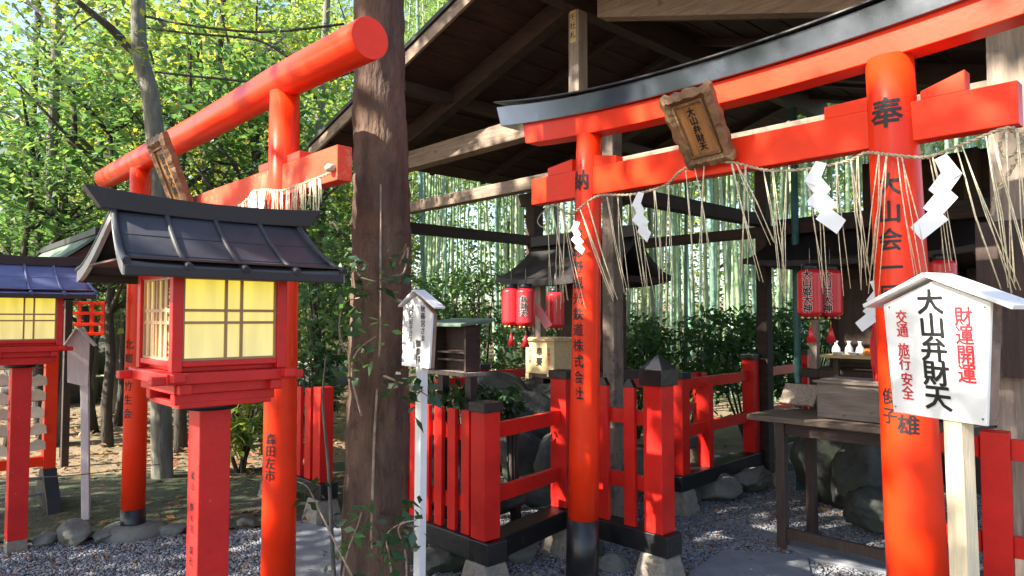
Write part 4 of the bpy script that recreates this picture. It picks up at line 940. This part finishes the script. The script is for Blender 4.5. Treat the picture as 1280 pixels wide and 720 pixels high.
fo = fl.build('red_cloth', M['redcloth']); fo.location = WP(1088,385,W(1100,385,4.6),-U); fo.rotation_euler = (0,0,RV); sd = fo.modifiers.new('t','SOLIDIFY'); sd.thickness = .002; tag(fo, 'strip of red cloth hanging just left of the thick gate post', 'cloth')
# cabinet by notice
cb = empty('display_cabinet', WP(541,462,W(541,462,4.9),-U), RV, 'small dark open cabinet with mossy lid behind the little white notice', 'cabinet')
zc = cb.location.z
MB().box(0,.36,.10,.12,0,.31).build('back_panel', M['dark'], cb)
for x in (0,.34): MB().box(x,x+.02,0,.099,0,.31).build('side_panel', M['dark'], cb, bev=.002)
MB().box(-.03,.40,-.05,.15,-.025,-.001).build('bottom_board', M['timberz'], cb, bev=.003)
for z in (.07,.12): MB().box(.021,.339,.02,.095,z,z+.012).build('shelf_board', M['dark'], cb)
MB().add([(-.05,-.10,.300),(.43,-.10,.300),(.43,.20,.335),(-.05,.20,.335),(-.05,-.10,.32),(.43,-.10,.32),(.43,.20,.355),(-.05,.20,.355)],[(0,3,2,1),(4,5,6,7),(0,1,5,4),(1,2,6,5),(2,3,7,6),(3,0,4,7)]).build('lid', M['copper'], cb, bev=.004)
for x in (.03,.33): MB().box(x-.03,x+.03,.04,.10,-zc,-.026).build('leg', M['black'], cb, bev=.003)
# pink slip and teal pole
o = MB().box(-.035,.035,-.001,.001,-.10,.10).build('paper_slip', M['pink']); o.location = W(678,396,5.6); o.rotation_euler = (0, R(-35), RV+R(20)); tag(o, 'pink paper slip tilted between the red lanterns and gate post', 'paper slip')
o = MB().tube([(0,0,0),(0,0,1.6),(0,0,3.6)], .032, 14).build('pole', M['teal']); q = W(996,400,6.6); o.location = (q.x,q.y,0); tag(o, 'teal pole standing left of the lettered red lanterns', 'pole')
# board at right edge
nb = MB().box(0,.7,0,.03,0,.75).build('notice_board', M['brownz']); pnb = WP(1224,470,W(1224,470,3.45),-U); nb.location = pnb; nb.rotation_euler = (0,0,RV); nb.data.materials[0] = M['greyboard'] if 'greyboard' in M else M['brownz']
tag(nb, 'plain brown board hanging behind the rope at the right edge', 'board')

# ================================================================== TREES
def trunk_thing(name, pts, rads, m, label, n=22, jit=.06, cat='tree', root=True, grp=None):
    base = pts[0]; t = empty(name, (base.x, base.y, 0), 0, label, cat, grp)
    P_ = smooth_path([p-Vector((base.x, base.y, 0)) for p in pts], 6)
    rr = [float(np.interp(i/(len(P_)-1), np.linspace(0,1,len(rads)), rads)) for i in range(len(P_))]
    if n >= 30:
        Q = smooth_path([p-Vector((base.x, base.y, 0)) for p in pts], 30); rr = [float(np.interp(i/(len(Q)-1), np.linspace(0,1,len(rads)), rads)) for i in range(len(Q))]
        mb = MB().tube(Q, rr, 80, jit=.03); from mathutils import noise
        for i, v in enumerate(mb.v):
            c = Q[min(i//80, len(Q)-1)]; d = Vector(v)-c; d.z = 0
            if d.length < 1e-4: continue
            q = Vector((v[0]*22, v[1]*22, v[2]*5.5)); a = noise.noise(q)*.009+abs(noise.noise(q*2.3))*.008-noise.noise(Vector((v[0]*7, v[1]*7, v[2]*3.1)))*.014
            k = d.normalized()*a; mb.v[i] = (v[0]+k.x, v[1]+k.y, v[2])
        mb.build('trunk', M[m], t); return t
    MB().tube(P_, rr, n, jit=jit).build('trunk', M[m], t); return t
def yz(px, py, Y): return W(px, py, Y)
big = trunk_thing('tree', [Vector((-.745,3.8,-.05)), W(468,720,3.8), W(471,560,3.8), W(475,400,3.8), W(477,250,3.8), W(474,120,3.8), W(473,-60,3.8), W(470,-300,3.8), W(466,-900,3.8)],
    [.24,.178,.165,.155,.148,.138,.130,.12,.09], 'barkbig', 'thick brown tree trunk rising between the two gateways', 40, .03)
MB().tube([Vector((.06,-.1,.0)),Vector((.03,-.17,.5)),Vector((.04,-.165,1.0)),Vector((.065,-.16,1.5)),Vector((.06,-.155,2.3))], [.009,.008,.007,.006,.005], 8).build('vine_stem', M['vine'], big)
MB().tube(smooth_path([Vector((-.15,-.12,0)),Vector((-.19,-.08,.4)),Vector((-.23,-.02,.8)),Vector((-.27,.0,1.15)),Vector((-.25,-.02,1.4))], 4), [.014-.0006*i for i in range(17)], 8).build('vine_stem', M['barkgrey'], big)
gt = trunk_thing('tree', [Vector((W(205,600,7).x,7,0)), W(203,590,7), W(200,420,7), W(196,220,7), W(190,130,7), W(174,60,7), W(172,-30,7), W(160,-300,7)], [.13,.10,.095,.09,.085,.075,.065,.04], 'barkgrey', 'slim grey tree bending upward behind the log gate plaque', 16)
g0_ = Vector((gt.location.x, gt.location.y, 0))
MB().tube(smooth_path([W(180,72,7)-g0_, W(160,58,7)-g0_, W(138,35,6.9)-g0_, W(105,8,6.8)-g0_, W(60,-30,6.6)-g0_], 4), [.06-.0025*i for i in range(17)], 10, jit=.05).build('branch', M['barkdark'], gt)
MB().tube(smooth_path([W(176,50,7)-g0_, W(186,60,6.8)-g0_, W(192,80,6.8)-g0_], 3), .012, 6).build('branch', M['barkdark'], gt)
for (a, b, c, d_) in (((180,20),(240,32),(330,40),(430,30)),((185,35),(240,42),(320,50),(360,72)),((195,90),(270,98),(380,105),(470,80))):
    MB().tube(smooth_path([W(*a,7)-g0_, W(*b,6.9)-g0_, W(*c,6.8)-g0_, W(*d_,6.7)-g0_], 4), [.012]*13, 6).build('branch', M['barkdark'], gt)
def slim(px0, px1, Y, r, lab, m, kinks):
    t = trunk_thing('tree', [Vector(((px0-640)/F*Y, Y, gz(0,Y)-.1))]+[W(px0+(px1-px0)*k+kinks*math.sin(k*9), 560-k*640, Y) for k in (.1,.3,.5,.7,.9,1.1,1.4)], [r*1.3,r,r*.95,r*.9,r*.8,r*.7,r*.6,r*.4], m, lab, 12)
    b0 = Vector((t.location.x, t.location.y, 0)); rn = random.Random(int(px0))
    for j in range(6):
        k = rn.uniform(.55,1.1); p = W(px0+(px1-px0)*k+kinks*math.sin(k*9), 560-k*640, Y)-b0; sg_ = rn.choice((-1,1)); L_ = rn.uniform(.6,1.5)
        MB().tube(smooth_path([p, p+Vector((sg_*L_*.4, rn.uniform(-.3,.3), L_*.35)), p+Vector((sg_*L_, rn.uniform(-.5,.5), L_*.6))], 3), [r*.4,r*.34,r*.3,r*.24,r*.2,r*.15,r*.1], 6).build('branch', M[m], t)
    return t
slim(72, 66, 9.0, .075, 'pale sunlit slim trunk at the far left of the wood', 'barkgrey', 5)
slim(48, 40, 10.5, .06, 'thin dark trunk beside the pale one at the far left', 'barkdark', 7)
slim(262, 275, 11.0, .06, 'thin dark trunk behind the log gate beam', 'barkdark', 6)
slim(108, 125, 12.0, .07, 'dark leaning trunk between the left lantern and far gate post', 'barkdark', 8)
slim(395, 405, 10.0, .07, 'greyish trunk just left of the big trunk, in the wood', 'barkgrey', 5)
# leaves along the grey tree's branches
cen = [W(px, py, Y)-g0_ for px, py, Y in [(random.uniform(-40,430), random.uniform(-60,110), random.uniform(6.0,8.0)) for _ in range(70)]]
obj_of('crown', mesh_quads('crown', leaf_arrays(clump_points(cen, .30, 26, .35), RNG.uniform(.05,.10,70*26), .6, .5), M['leafy']), gt)

def crown_mesh(name, rx, rz, nclump, per, leaf, m, crad, seed, flat=.5, aspect=.5, droop=0., hole=.55):
    g = np.random.default_rng(seed); c = g.normal(size=(nclump,3)); c /= np.linalg.norm(c,axis=1)[:,None]
    rad = g.uniform(hole**3, 1, nclump)**(1/3); rad *= 1+.28*np.sin(c[:,0]*4+seed)*np.cos(c[:,2]*5+c[:,1]*3)
    c = c*rad[:,None]*np.array([rx,rx,rz])
    P = clump_points(c, crad*g.uniform(.6,1.3,nclump), per, .5)
    return mesh_quads(name, leaf_arrays(P, leaf*RNG.uniform(.6,1.3,len(P)), flat, aspect, droop), m)
def limb_mesh(h, r, seed, m, crown_z, rx):
    rn = random.Random(seed); mb = MB(); pts = []; x = y = 0
    for i in range(9):
        pts.append(Vector((x, y, h*i/8-.1))); x += rn.uniform(-.09,.09)*h/8*1.6; y += rn.uniform(-.09,.09)*h/8*1.6
    mb.tube(pts, [r*(1-.085*i) for i in range(9)], 10, jit=.07)
    for k in range(8):
        i = rn.randint(3,7); a = rn.uniform(0,6.28); p = pts[i]; L_ = rx*rn.uniform(.5,.95)
        q = p+Vector((math.cos(a)*L_*.5, math.sin(a)*L_*.5, L_*.35)); e = p+Vector((math.cos(a)*L_, math.sin(a)*L_, L_*rn.uniform(.35,.8)))
        mb.tube([p, q, e], [r*.42, r*.26, r*.08], 6)
    return mb
kinds = []
specs = [(2.6,2.8,95,34,.15,'leafy','barkgrey',.8,1),(2.4,3.0,90,36,.13,'leafm','barkdark',.75,2),(2.9,2.4,95,34,.18,'leafy','barkgrey',.8,3),(2.2,2.4,85,40,.12,'leafs','barkdark',.7,4),(1.9,2.2,70,36,.13,'leafa','barkdark',.7,5),(2.0,1.6,42,22,.25,'leafm','barkdark',.8,6)]
cm = [crown_mesh('crown', s[0], s[1], s[2], s[3], s[4], M[s[5]], s[7], s[8]) for s in specs]
tm = []
for s in specs:
    mb = limb_mesh(6.2, .13, s[8]*7, s[6], 4, s[0]); o = mb.build('trunk', M[s[6]]); tm.append(o.data); bpy.data.objects.remove(o)
labs_big = 'near branchy tree with large pale green leaves on the left'
labs = ['sunlit yellow-green tree in the wood on the left', 'mid-green leafy tree in the wood behind', 'bright spreading tree in the wood behind', 'dark glossy evergreen in the wood behind', 'tree with yellow and orange autumn leaves in the wood behind', labs_big]
def forest_tree(k, x, y, h=6.2, cz=.72, sc=1.0, rot=None):
    z = gz(x, y); t = empty('tree', (x, y, z), rot if rot is not None else random.uniform(0,6.28), labs[k], 'tree', 'trees of the wood behind the shrines')
    a = obj_of('trunk', tm[k], t); a.scale = (sc, sc, h/6.2)
    b = obj_of('crown', cm[k], t); b.location = (0,0,h*cz); b.scale = (sc,)*3
    return t
rnd = random.Random(21)
# nearer trees of the left wood
for (px, Y, k, h, sc, cz) in ((15,8.6,3,3.6,.55,.8),(60,8.8,5,4.6,.7,.85),(230,8.6,5,5.2,.6,.88),(330,9.3,5,5.0,.6,.85),(-20,9.5,5,3.2,.7,.8),(120,9.8,5,3.0,.7,.8),(400,9.8,5,4.2,.6,.8),(150,10.2,3,4.6,.5,.9),(290,9.4,3,4.2,.6,.8),(140,8.8,1,4.6,.55,.85),(345,9.0,1,3.6,.5,.8),(60,9.5,1,4.2,.7,.85),(150,11,0,5.4,.8,.8),(250,10.5,2,6.2,.75,.85),(330,12,1,6.2,.8,.8),(110,13,2,4.6,.7,.8),(400,11.5,0,6.0,.7,.85),(-30,12,1,4.6,.8,.7),(205,15,4,7,.9,.8),(290,16,0,8.5,1.1,.75),(150,18,3,8,1.0,.75),(30,17,0,6.2,1.0,.75),(370,17,2,8,.9,.85),(445,14,1,7.0,.7,.88),(90,23,1,9,1.3,.75),(240,24,0,12,1.5,.75),(350,26,3,12,1.5,.75),(440,22,0,10,1.2,.82),(-50,22,2,7.5,1.3,.75),(420,30,2,14,1.7,.7),(190,30,2,14,1.7,.75),(300,34,1,16,1.9,.75),(120,34,0,11,1.7,.75)):
    forest_tree(k, (px-640)/F*Y, Y, h, cz, sc)
for i in range(14):
    Y = rnd.uniform(26, 40); px = rnd.uniform(-250, 540); k = rnd.choice((0,1,2,3,2,0)); sc = rnd.uniform(1.3,1.9)
    forest_tree(k, (px-640)/F*Y, Y, rnd.uniform(5,8), .62, sc)
for i in range(13):
    Y = rnd.uniform(28, 42); px = 500+i*62+rnd.uniform(-20,20); k = rnd.choice((1,2,1,3)); sc = rnd.uniform(1.6,2.2)
    forest_tree(k, (px-640)/F*Y, Y, rnd.uniform(6,9), .6, sc)
for i in range(16):                                      # bushy understorey trees low
    Y = rnd.uniform(17, 28); px = rnd.uniform(-60, 520); k = rnd.choice((1,3,3,0)); sc = rnd.uniform(.6,.9)
    forest_tree(k, (px-640)/F*Y, Y, rnd.uniform(2.4,3.6), .55, sc)

# bamboo grove
bm_ = []
for v_ in range(4):
    rn = random.Random(v_+50); mb = MB(); h = 11; r = .042; seg = 26
    pts = []; rs = []
    bx, by = rn.uniform(-.5,.5), rn.uniform(-.5,.5)
    for i in range(seg):
        z = h*i/seg; k = (z/h)**2.4; rr = r*(1-.6*z/h)
        for dz, rm in ((.0,1.0),(.012,1.14),(.03,1.0)):
            pts.append(Vector((bx*k, by*k, z+dz))); rs.append(rr*rm)
    mb.tube(pts, rs, 10); o = mb.build('culm', M[('bamboo2','bamboo','bamboo3','bamboo')[v_]]); me = o.data; bpy.data.objects.remove(o)
    n = 70; cz = np.array([rn.uniform(.35,1.0)**.8*h for _ in range(n)]); c = np.column_stack([RNG.normal(size=n)*.55+bx*(cz/h)**2.4, RNG.normal(size=n)*.55+by*(cz/h)**2.4, cz])
    lm = mesh_quads('foliage', leaf_arrays(clump_points(c, .45, 26, .6), RNG.uniform(.09,.17,n*26), .2, .16, .8), M['leafb'])
    bm_.append((me, lm))
cnt = 0
for i in range(290):
    Y = 9.2+15*rnd.random()**.8; px = rnd.uniform(470, 1240)
    if px < 600 and rnd.random() < .4: continue
    x = (px-640)/F*Y; me, lm = bm_[i % 4]
    t = empty('bamboo', (x, Y, gz(x, Y)-.05), rnd.uniform(0,6.28), 'tall pale bamboo culm in the grove behind the pavilion', 'bamboo', 'bamboo culms of the grove'); t.rotation_euler = (rnd.uniform(-.05,.05), rnd.uniform(-.05,.05), rnd.uniform(0,6.28))
    s = rnd.uniform(.75,1.1); a = obj_of('culm', me, t); b = obj_of('foliage', lm, t); t.scale = (s, s, rnd.uniform(.9,1.15)); cnt += 1

# shrubs --------------------------------------------------------------
def shrub(px, Y, z0, rx, rz, n, per, leaf, m, label, seed, cat='shrub', stems=True, aspect=.42, flat=.3):
    x = (px-640)/F*Y; t = empty('shrub', (x, Y, 0), 0, label, cat)
    me = crown_mesh('foliage', rx, rz, n, per, leaf, M[m], rx*.32, seed, flat, aspect, hole=.1); b = obj_of('foliage', me, t); b.location = (0,0,z0)
    rn = random.Random(seed); mb = MB()
    for k in range(9):
        a = rn.uniform(0,6.28); q = rn.uniform(.3,.8)*rx; mb.tube([Vector((a*.01,0,-.05)), Vector((math.cos(a)*q*.5, math.sin(a)*q*.5, z0*.6)), Vector((math.cos(a)*q, math.sin(a)*q, z0+rz*.5))], [.02,.014,.005], 6)
    mb.build('stems', M['barkdark'], t); return t
shrub(860,8.6,1.1,.85,.62,70,30,.12,'leafs','leafy green shrub behind the red fence, in the pavilion opening',31)
shrub(930,9.0,1.2,.8,.6,60,30,.12,'leafs','leafy shrub behind the dark pavilion pillar',32)
shrub(790,9.4,1.0,.7,.6,55,30,.11,'leafs','leafy shrub seen just right of the centre pillar',33)
shrub(1000,9.2,1.2,.8,.7,60,30,.11,'leafs','leafy shrub behind the teal pole',34)
shrub(600,9.2,1.6,.6,.9,60,26,.10,'leafm','thin leafy sapling behind the low red rail',35)
shrub(550,9.0,1.5,.7,.8,70,28,.10,'leafm','loose green shrub above the little cabinet',36)
shrub(690,10,1.3,.8,.6,70,28,.10,'leafm','green shrub behind the offertory box',37)
shrub(410,6.8,1.75,.38,.75,60,26,.09,'leafm','leafy shrub between the near gate post and big trunk',38)
shrub(395,6.6,1.05,.30,.30,26,22,.09,'leafs','low dark shrub over the dark red picket fence',39)
shrub(300,7.2,.55,.35,.28,30,20,.13,'leafy','low bright variegated plant right of the near lantern post',40)
shrub(345,9.5,.9,.5,.6,40,22,.10,'leafs','bush seen between the near gate post and lantern',42)
shrub(590,4.9,1.06,.24,.07,26,14,.085,'leafd','grey-green creeping plant spilling over the picket fence top',43,'plant')
shrub(640,5.0,.95,.09,.18,10,10,.085,'leafd','trailing leaves beside the picket corner post',44,'plant')
# understorey cover
n = 16000; P = np.column_stack([RNG.uniform(-14,14,n), RNG.uniform(8.5,22,n), np.zeros(n)]); 
keep = ~((P[:,0] < -1) & (P[:,1] < 15)) & (np.sin(P[:,0]*.9)+np.sin(P[:,1]*1.1+P[:,0]*.5)+RNG.normal(size=n)*.5 > .2) & ~((P[:,0] < -1.5) & (P[:,1] < 11)); P = P[keep]
P[:,2] = np.array([gz(x,y) for x,y in P[:,:2]])+np.abs(RNG.normal(size=len(P)))*.28
obj_of('undergrowth', mesh_quads('undergrowth', leaf_arrays(P, RNG.uniform(.08,.2,len(P)), .4, .35), M['leafm']), kind='stuff')
# vine sprays at the big trunk foot
def spray(pts, n, leaf, label, m='leafd'):
    base = pts[0]; t = empty('sapling', base, 0, label, 'sapling'); q = smooth_path([p-base for p in pts], 5)
    MB().tube(q, [.006-.0035*i/len(q) for i in range(len(q))], 6).build('stem', M['vine'], t)
    c = np.array([tuple(q[int(len(q)*(.35+.64*random.random()))]) for _ in range(n)])+RNG.normal(size=(n,3))*.045
    obj_of('leaves', mesh_quads('leaves', leaf_arrays(c, leaf*RNG.uniform(.6,1.2,n), .3, .55, .3), M[m]), t)
spray([W(425,760,3.45), W(432,700,3.4), W(446,660,3.4), W(452,640,3.38)], 26, .075, 'young vine with bright leaves at the left of the trunk foot', 'leafm')
spray([W(500,780,3.4), W(487,700,3.35), W(484,668,3.35), W(505,652,3.3)], 30, .08, 'wiry stem with pointed leaves at the right of the trunk foot')
spray([W(505,790,3.45), W(508,700,3.35), W(498,660,3.3), W(520,650,3.3)], 26, .08, 'leafy twig crossing the thin notice post low down')
spray([W(480,470,3.55), W(500,478,3.4), W(520,486,3.35), W(535,495,3.35)], 34, .085, 'twig with dark leaves sprouting from the trunk beside the notice')
spray([W(460,330,3.6), W(445,325,3.5), W(450,345,3.45), W(470,352,3.45)], 30, .07, 'small leafy twig on the trunk at eye height')
spray([W(500,330,3.6), W(510,310,3.45), W(505,340,3.4), W(490,345,3.4)], 26, .07, 'leafy twig on the right side of the trunk')
spray([W(440,720,3.3), W(400,640,3.5), W(385,610,3.6), W(372,602,3.7)], 16, .08, 'bent dark stem leaning over the pale slab', 'leafd')

spray([W(452,520,3.55), W(440,470,3.5), W(446,440,3.45), W(470,420,3.45)], 30, .07, 'ivy spray climbing the left side of the trunk at mid height', 'leafs')
spray([W(430,440,3.6), W(424,410,3.6), W(430,380,3.6), W(450,372,3.55)], 30, .075, 'leafy twig left of the trunk beside the near lantern', 'leafs')
# ================================================================== LIGHT
SUN = Vector((-.88, -.40, 0)).normalized()*math.cos(R(38))+Vector((0,0,math.sin(R(38))))
sd_ = bpy.data.lights.new('sun', 'SUN'); sd_.energy = 5.0; sd_.angle = R(.5); sd_.color = (1.0,.93,.80)
so = bpy.data.objects.new('sun', sd_); COL.objects.link(so); so.rotation_euler = SUN.to_track_quat('Z','Y').to_euler()
w = bpy.data.worlds.new('World'); scene.world = w; w.use_nodes = True; N = w.node_tree.nodes
sky = N.new('ShaderNodeTexSky'); sky.sky_type = 'NISHITA'; sky.sun_disc = False; sky.sun_elevation = R(38)
sky.sun_rotation = math.atan2(SUN.x, SUN.y); sky.air_density = 1.0; sky.dust_density = 1.5
w.node_tree.links.new(sky.outputs[0], N['Background'].inputs[0]); N['Background'].inputs[1].default_value = .11

# overhead trees that dapple the light: crowns between the sun and the court, with the gaps the photo's sun patches need
e1 = SUN.cross(Vector((0,0,1))).normalized(); e2 = e1.cross(SUN)
if e2.z < 0: e2 = -e2
def proj(p): return np.array([p.dot(e1), p.dot(e2)])
lit = []   # (centre, half a, half b) patches in the plane across the sun
def L_(p, r, prob=0.0): lit.append((proj(p), r*1.25, prob*.8))
for s in np.arange(.95, 2.3, .12): L_(B+(-U)*s-V*.06+Vector((0,0,2.73)), .13)
for s in np.arange(-.4, .95, .2): L_(B+(-U)*s-V*.06+Vector((0,0,2.76)), .10, .35)
for s in np.arange(-.4, .5, .2): L_(B+(-U)*s-V*.06+Vector((0,0,2.42)), .10, .4)

for z in np.arange(.3,.95,.08): L_(B+(-U)*(S1-.02)-V*.12+Vector((0,0,z)), .07+(.95-z)*.10)
for z in (.5,.9,1.3,1.6,2.0): L_(B-V*.08+Vector((0,0,z)), .12, .3)
for z in (1.62,1.75): L_(Vector((1.32,2.15,z)), .10)
for z in (.6,.8,1.0,1.2): L_(Vector((1.34,2.15,z)), .07)
for x in np.arange(-1.0,3.2,.15): L_(bL+dL*x+Vector((0,0,2.8)), .13, .25 if x < 1 else .05)
for x in np.arange(.4,3.0,.15): L_(bL+dL*x+Vector((0,0,2.28)), .12, .1)
for z in np.arange(.3,2.2,.15): L_(bL+dL*LhL+Vector((0,0,z)), .10, .1)
for z in np.arange(.2,2.2,.2): L_(bL+Vector((0,0,z)), .10, .4)
for z in (.4,.6,.8,1.0,1.2): L_(Vector((-1.2,2.62,z)), .10, .15)
for z in (1.3,1.5,1.7,1.9): L_(Vector((-1.2,2.65,z)), .20, .3)
for t_ in (0,.15,.3): L_(P3+(P2-P3)*t_+Vector((0,0,.36)), .12); L_(P3+(P2-P3)*t_+Vector((0,0,.26)), .12)
for z in (1.0,1.25,1.5): L_(Vector((-.9,3.72,z)), .05)
for z in (.88,.8): L_(A+U*.45+Vector((0,0,z)), .07)
for s in np.arange(-.6,1.9,.18): L_(BP+(-U)*s+Vector((0,0,rz_(s)-.2)), .14, .25); L_(BP+(-U)*s+Vector((0,0,3.26)), .12); L_(BP+(-U)*s+Vector((0,0,2.77)), .10)
for s in np.arange(-3,1.8,.3): L_(BP+(-U)*s+Vector((0,0,3.2)), .12, .4); L_(BP+(-U)*s+Vector((0,0,2.75)), .10, .4)
for px_l, py_l, Y_l in ((639,370,5.5),(639,395,5.5),(657,370,5.45),(657,395,5.45),(683,290,5.8),(683,350,5.8),(905,552,7.0),(880,480,7.2),(900,482,7.4),(560,520,4.7),(575,545,4.6),(1235,600,3.1),(1245,640,3.1),(1235,680,3.1)): L_(W(px_l,py_l,Y_l), .09)
L_(W(639,383,5.6), .10); L_(W(657,383,5.6), .10); L_(W(670,450,6.0), .12); L_(W(683,330,5.7), .15); L_(W(1012,370,5.3), .08,.4); L_(W(1060,425,6), .14); L_(W(1005,480,5.3), .06)
L_(P3+Vector((0,0,1.3)), .1, .2); L_(W(1262,150,3.4), .2,.3)
LC = np.array([l[0] for l in lit]); LR = np.array([l[1] for l in lit]); LP = np.array([l[2] for l in lit])
def shade_crown(t, n, clr, lo, hi, span, seed, leaf):
    g = np.random.default_rng(seed); cen3 = Vector((.3,4.2,1.4)); cc = proj(cen3)
    c = np.column_stack([g.uniform(cc[0]-span[0], cc[0]+span[1], n), g.uniform(cc[1]-span[2], cc[1]+span[3], n), g.uniform(lo, hi, n)])
    P = clump_points(c, clr, 36, 1.0)
    d = np.linalg.norm(P[:,None,:2]-LC[None], axis=2); inside = d < LR[None]
    # keep a leaf inside a patch with that patch's probability, smooth noise so gaps stay clumped
    nz = .5+.5*np.sin(P[:,0]*9+np.sin(P[:,1]*7)*2)*np.cos(P[:,1]*11+np.sin(P[:,0]*5))
    prob = np.where(inside, LP[None], .97).min(axis=1)
    keep = nz < prob
    P = P[keep]; base = np.array(SUN)*P[:,2:3]+np.array(e1)*P[:,0:1]+np.array(e2)*P[:,1:2]
    base -= np.array(t.location)[None]
    obj_of('crown', mesh_quads('crown', leaf_arrays(base, leaf*g.uniform(.7,1.3,len(base)), .2, .6), M['leafm']), t)
c0 = Vector((.3,4.2,1.4)).dot(SUN)
for j, (sp_, lab) in enumerate((((4.2,0.2,3.2,3.2),'unseen tree beyond the left lantern, crown shaped to dapple the court'),((0.2,4.2,3.2,3.2),'unseen tree behind the viewer, crown shaped to dapple the court'))):
    ctr = Vector((.3,4.2,1.4))+SUN*9.5+e1*(-2 if j == 0 else 2); t = empty('tree', (ctr.x-4.5, ctr.y-(3 if j else 0), 0), 0, lab, 'tree')
    MB().tube([Vector((0,0,-.1)),Vector((.1,.0,3)),Vector((1.2,.3,5.6)),Vector((4.4,1,8.2))], [.3,.24,.18,.08], 14, jit=.06).build('trunk', M['barkgrey'], t)
    shade_crown(t, 620, .5, c0+8.0, c0+10.5, sp_, 71+j, .15)

# ================================================================== view
scene.view_settings.view_transform = 'Standard'; scene.view_settings.look = 'None'; scene.view_settings.gamma = 1; scene.view_settings.use_curve_mapping = False
scene.view_settings.exposure = 1.95
scene.render.engine = 'CYCLES'; cy = scene.cycles; cy.use_denoising = True; cy.max_bounces = 6; cy.diffuse_bounces = 3; cy.glossy_bounces = 3; cy.transmission_bounces = 4; cy.transparent_max_bounces = 4
cy.sample_clamp_indirect = 6
